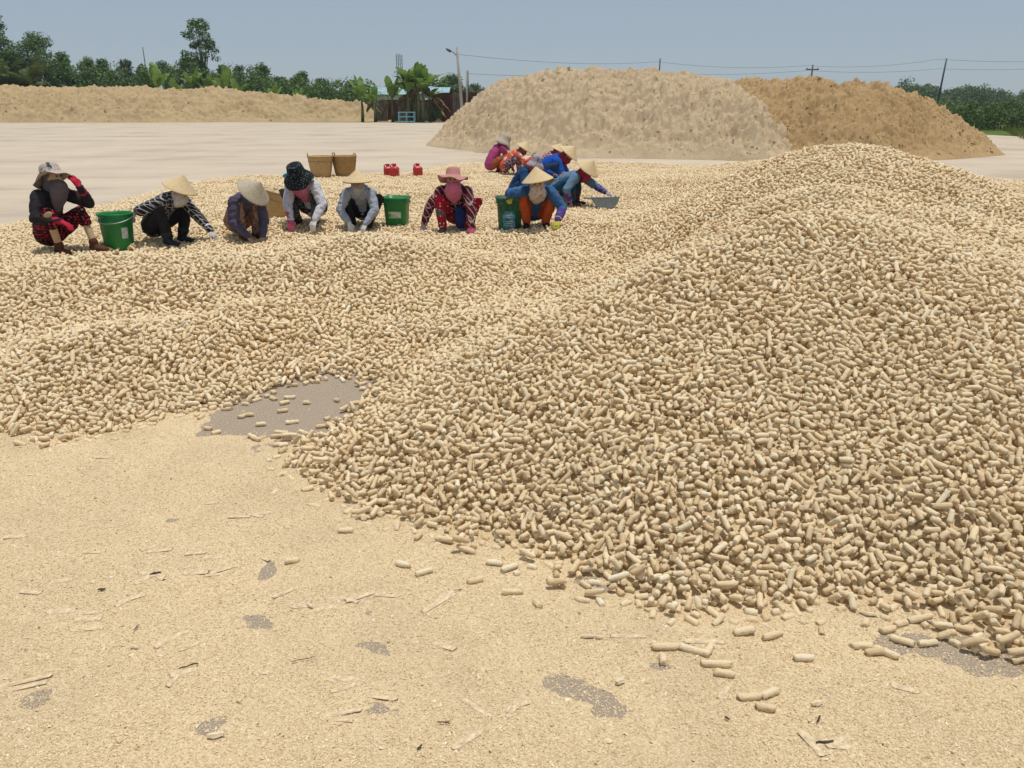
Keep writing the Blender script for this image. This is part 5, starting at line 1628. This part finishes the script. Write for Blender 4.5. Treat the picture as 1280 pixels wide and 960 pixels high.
c_black = cloth("black_cloth", "plain", (.020, .020, .024)); c_navy = cloth("navy_cloth", "plain", (.020, .045, .11))
W = {}
c_maroonplaid = cloth("maroon_plaid", "plaid", (.085, .012, .022), (.42, .30, .30), sc=13)
c_bwplaid = cloth("black_white_plaid", "plaid", (.022, .022, .028), (.46, .46, .46), sc=21)
c_redpoppy = cloth("red_black_print", "dots", (.018, .008, .010), (.42, .028, .055), .40, 30)
c_dots = cloth("red_white_dots", "dots", (.38, .014, .035), (.72, .62, .60), .26, 24)
c_floralhat = cloth("floral_hat", "floral", (.46, .43, .39), (.50, .27, .22), (.06, .055, .065), 24)
c_floralcap = cloth("floral_cap", "floral", (.40, .38, .42), (.42, .16, .18), (.05, .08, .20), 22)
c_speckle = cloth("speckled_black", "dots", (.012, .018, .022), (.42, .45, .45), .20, 55)
c_brownprint = cloth("brown_print", "floral", (.26, .15, .11), (.45, .30, .24), (.10, .05, .045), 40)
c_darkprint = cloth("dark_print", "floral", (.035, .033, .04), (.22, .22, .24), (.012, .012, .014), 45)
c_mixprint = cloth("mixed_print", "floral", (.10, .04, .09), (.55, .40, .36), (.03, .03, .06), 26)
c_orangeprint = cloth("orange_jacket", "floral", (.62, .10, .045), (.62, .10, .045), (.75, .60, .55), 9)
c_beigescarf = cloth("beige_print_scarf", "floral", (.52, .45, .40), (.58, .52, .47), (.30, .22, .20), 22)
P_ = lambda n, c: cloth(n, "plain", c)
c_white = P_("white_glove", (.66, .66, .66)); c_red = P_("red_glove", (.46, .022, .055)); c_pink = P_("pink_cloth", (.52, .11, .20)); c_grey = P_("grey_scarf", (.135, .115, .13))
c_rose = P_("rose_scarf", (.55, .16, .27)); c_purple = P_("purple_cloth", (.10, .045, .25)); c_blue = P_("blue_jacket", (.045, .13, .30)); c_denim = P_("denim_jacket", (.13, .22, .34)); c_royal = P_("royal_jacket", (.015, .085, .42))
c_orange = P_("orange_trousers", (.46, .085, .022)); c_yellow = P_("yellow_glove", (.50, .48, .08)); c_hoodie = P_("grey_hoodie", (.34, .38, .45)); c_mask = P_("grey_mask", (.38, .38, .36)); c_pale = P_("white_jacket", (.60, .60, .66))
c_teal = P_("teal_trousers", (.014, .07, .13)); c_mauve = P_("mauve_jacket", (.085, .075, .12)); c_pinkhat = P_("pink_hat", (.52, .25, .23)); c_greyhat = P_("grey_hat", (.46, .40, .32)); c_magenta = P_("magenta_jacket", (.42, .07, .20)); c_rust = P_("rust_trousers", (.36, .11, .035))
c_boot = P_("rubber_boot", (.11, .12, .10)); c_darkred = P_("dark_red_scarf", (.30, .03, .06)); c_cyan = P_("cyan_glove", (.03, .28, .40)); c_brownglove = P_("brown_glove", (.22, .10, .06)); c_maroon = P_("maroon_lining", (.16, .03, .035)); c_violet = P_("violet_sleeve", (.20, .04, .36))
c_lav = P_("lavender_glove", (.38, .30, .36)); c_whitemask = P_("white_mask", (.58, .55, .52)); c_brown = P_("brown_boot", (.10, .04, .025)); c_denimblue = P_("deep_blue_jacket", (.018, .06, .16))
skin2 = simple("stocking", (.50, .36, .21), .06, 15, .7, .2)

person(76, 314, -112, "woman in floral brimmed hat and grey scarf raising a red glove to her face",
       dict(jacket=cloth("charcoal_maroon_jacket", "twotone", (.026, .024, .028), (.13, .035, .055), (.24, .44, .135)), trousers=c_redpoppy, capri=True, shoe=c_brown, glove=c_red, scarf=c_grey, drape=.20, hat="flop", hatmat=c_floralhat, hattilt=(14, -6), hood=True, skin=skin2, hats=1.08),
       dict(pelvis=(0, -.12, .20), neck=(0, .04, .66), head=(8, 10, 0), handR=(.13, .24, .35), palmR=(0, .3, -1), hdirR=(-.15, .9, -.35), handL=(-.13, .30, .68), hdirL=(.25, -.35, .9), palmL=(0, -1, 0), elbL=(-.6, .4, -.7), footR=(.13, .16, .06), footL=(-.16, .34, .06), kneeR=(.35, .6, .8), kneeL=(-.2, .5, 1)), 1.05)
person(210, 304, -108, "worker in black and white checked shirt under a straw cone hat by the green bucket",
       dict(jacket=c_bwplaid, trousers=c_black, shoe=P_("dark_boot", (.03, .04, .055)), glove=c_white, scarf=c_whitemask, drape=.06, wrap=False, hattilt=(4, -6), boot=.12, cuff=.25),
       dict(pelvis=(0, -.16, .21), neck=(0, .18, .55), head=(-28, -6, 0), handR=(.20, -.20, .40), elbR=(1, .1, -.2), hdirR=(.1, -.4, -.5), handL=(-.20, .52, .10), hdirL=(-.1, .5, -.8)), 1.03)
person(305, 292, -135, "hunched worker with a wide weathered cone hat and brown patterned trousers",
       dict(jacket=c_mauve, trousers=c_brownprint, shoe=c_brown, glove=None, scarf=c_mauve, drape=0, hatmat=M_STRAW_GREY, hats=1.08, hattilt=(-4, -8), skin=M_SKIN),
       dict(pelvis=(0, -.14, .20), neck=(0, .20, .51), head=(-42, 10, 0), handR=(.12, .34, .06), handL=(-.06, .36, .05), kneeR=(.15, .7, .8), kneeL=(-.15, .7, .8), footR=(.09, .14, .06), footL=(-.09, .14, .06)), .98)
person(389, 278, 168, "worker in white jacket, rose scarf and black speckled sun hat",
       dict(jacket=c_pale, trousers=c_darkprint, shoe=c_black, gloveR=c_pink, gloveL=c_white, scarf=c_rose, drape=.26, hat="bucket", hatmat=c_speckle, hats=1.18, hattilt=(-6, 4), cuff=.55),
       dict(pelvis=(0, -.14, .20), neck=(0, .20, .54), head=(-24, 4, 0), handR=(.08, .42, .10), handL=(-.24, .38, .10), kneeR=(.55, .7, .6), kneeL=(-.25, .8, .6)), 1.0)
person(454, 281, 180, "worker in pale grey hooded jacket under a cone hat with maroon lining",
       dict(jacket=c_hoodie, trousers=c_black, shoe=c_black, glove=c_white, scarf=c_mask, drape=0, wrap=True, hattilt=(8, 0), rim=c_maroon, hood=True, hats=.95),
       dict(pelvis=(0, -.14, .20), neck=(0, .18, .51), head=(-10, 0, 0), handR=(.13, .34, .08), handL=(-.10, .38, .08), elbR=(.8, -.1, 0), elbL=(-.8, -.1, 0), kneeR=(.3, .7, .6), kneeL=(-.5, .7, .6)), .94)
person(570, 288, 178, "woman in maroon checked shirt, pink sun hat and red spotted trousers",
       dict(jacket=c_maroonplaid, trousers=c_dots, shoe=c_boot, boot=.45, gloveR=c_lav, gloveL=c_pink, scarf=c_rose, drape=.17, hat="flop", hatmat=c_pinkhat, hats=.98, hattilt=(22, 0), cuff=.45),
       dict(pelvis=(0, -.12, .21), neck=(0, .14, .57), head=(-4, 0, 0), handR=(.40, .20, .10), handL=(-.24, .36, .10), elbR=(.8, .1, .2), elbL=(-.9, 0, .1), kneeR=(.30, .9, .5), kneeL=(-.62, .8, .45), footR=(.15, .20, .06), footL=(-.14, .10, .06)), 1.0)
person(669, 283, 184, "worker in blue jacket and orange trousers holding the rim of the worn green bin",
       dict(jacket=c_blue, trousers=c_orange, shoe=c_black, glove=c_yellow, cuff=.12, cuffmat=c_purple, scarf=c_beigescarf, drape=.18, hattilt=(16, 10), hats=1.0),
       dict(pelvis=(0, -.14, .20), neck=(0, .22, .50), head=(-20, -6, 0), handR=(.30, .12, .43), hdirR=(.3, .5, -.35), elbR=(.9, -.2, -.2), handL=(-.24, .40, .13), kneeR=(.30, .9, .5), kneeL=(-.35, .8, .5)), 1.0)
person(709, 256, -112, "worker in denim blue jacket with purple cuffs reaching for the grey dustpan",
       dict(jacket=c_denim, trousers=c_teal, shoe=c_brown, boot=.3, glove=c_lav, cuff=.1, cuffmat=c_purple, scarf=c_darkred, drape=.05, hattilt=(-8, 0), hats=1.05),
       dict(pelvis=(0, -.20, .22), neck=(0, .22, .49), head=(-30, -6, 0), handR=(.22, .12, .08), handL=(-.12, .64, .20), hdirL=(-.1, .8, -.4), kneeR=(.2, .8, .6), kneeL=(-.2, .8, .6)), 1.0)
person(657, 256, -120, "worker in deep blue jacket and flowered cap with pink scarf behind the bin holder",
       dict(jacket=c_denimblue, trousers=c_navy, shoe=c_black, glove=c_white, scarf=c_pink, drape=.14, hat="bucket", hatmat=c_floralcap, hats=.95, hattilt=(6, 0), bulk=1.0),
       dict(pelvis=(0, -.18, .24), neck=(0, .10, .60), head=(-22, -4, 0), handR=(.20, .30, .20), handL=(-.15, .40, .18)), .97)
person(688, 236, -100, "worker in royal blue jacket bending under a cone hat behind the basket",
       dict(jacket=c_royal, trousers=c_navy, shoe=c_black, glove=c_cyan, scarf=c_darkred, drape=.0, hattilt=(-6, 0)),
       dict(pelvis=(0, -.20, .26), neck=(0, .18, .50), head=(-34, 0, 0), handR=(.18, .38, .06), handL=(-.18, .40, .06)), 1.08)
person(684, 222, -95, "farthest worker in red checked shirt, only hat and shoulder showing above the others",
       dict(jacket=cloth("red_white_plaid", "plaid", (.30, .04, .06), (.65, .60, .58), sc=16), trousers=c_black, shoe=c_black, glove=c_white, scarf=c_darkred, drape=.0, hattilt=(-4, 0)),
       dict(pelvis=(0, -.18, .22), neck=(0, .14, .50), head=(-22, 0, 0), handR=(.18, .36, .06), handL=(-.18, .38, .06)), 1.0)
person(621, 217, -60, "worker in magenta jacket and weathered round hat at the left of the far group",
       dict(jacket=c_magenta, trousers=c_rust, shoe=c_black, glove=c_violet, cuff=.8, scarf=c_magenta, drape=.0, hat="bucket", hatmat=c_greyhat, hats=1.35, hattilt=(-6, 0)),
       dict(pelvis=(0, -.16, .22), neck=(0, .10, .62), head=(-24, -20, 0), handR=(.20, .34, .08), handL=(-.22, .28, .12), elbL=(-.9, -.2, -.2)), 1.04)
person(643, 219, -88, "worker in orange jacket with white print under a small cone hat in the far group",
       dict(jacket=c_orangeprint, trousers=c_mixprint, shoe=c_boot, glove=c_brownglove, cuff=.25, scarf=c_brownglove, drape=.0, hattilt=(-6, 0)),
       dict(pelvis=(0, -.22, .22), neck=(0, .12, .52), head=(-26, -10, 0), handR=(.15, .40, .40), hdirR=(0, .3, .8), elbR=(.6, .2, -.6), handL=(-.15, .42, .08)), 1.0)
# the cloth bag between the pink hatted woman's knees, and a glove lying behind the speckled hat
def apron():
    x, y, z = stand(577, 285)
    fl = Flesh(); fl.limb([(0, 0, .30), (.01, -.03, .18), (.0, -.03, .09)], [(.06, .03), (.085, .035), (.05, .03)], (1, 0, 0))
    o = link("cloth_bag", fl.done(.010, 2, wrinkle=.008, seed=4, wscale=12), P_("navy_bag", (.02, .03, .13))); o.location = (x, y - .25, z - .02)
    tag(o, "navy cloth bag hanging between the knees of the spotted trousers", "bag")
apron()
def dropped_glove():
    x, y, z = stand(370, 222)
    fl = Flesh(); hand(fl, (0, 0, .03), (-1, -.1, .12), (0, 0, -1), 1, .008, .4); fl.limb([(.10, 0, .05), (.05, 0, .04), (0, 0, .03)], [.055, .05, .038])
    o = link("work_glove", fl.done(.009, 2), c_cyan); o.location = (x, y, z); o.scale = (1.7,) * 3
    tag(o, "cyan work glove lying at the far edge behind the speckled hat", "glove")
dropped_glove()

# ================================================================== THE AIR
def air():
    m = bpy.data.materials.new("haze"); m.use_nodes = True; nt = m.node_tree; nt.nodes.clear()
    out = nt.nodes.new("ShaderNodeOutputMaterial"); pv = nt.nodes.new("ShaderNodeVolumePrincipled")
    pv.inputs["Color"].default_value = (.86, .92, 1.0, 1); pv.inputs["Density"].default_value = 0.0004; pv.inputs["Anisotropy"].default_value = 0.2
    nt.links.new(pv.outputs[0], out.inputs["Volume"])
    mb = MB(); mb.box((0, 150, 7.0), (420, 330, 8.1)); o = mb.build("haze", m); tag(o, "thin pale midday haze over the yard", "haze", kind="stuff")
air()
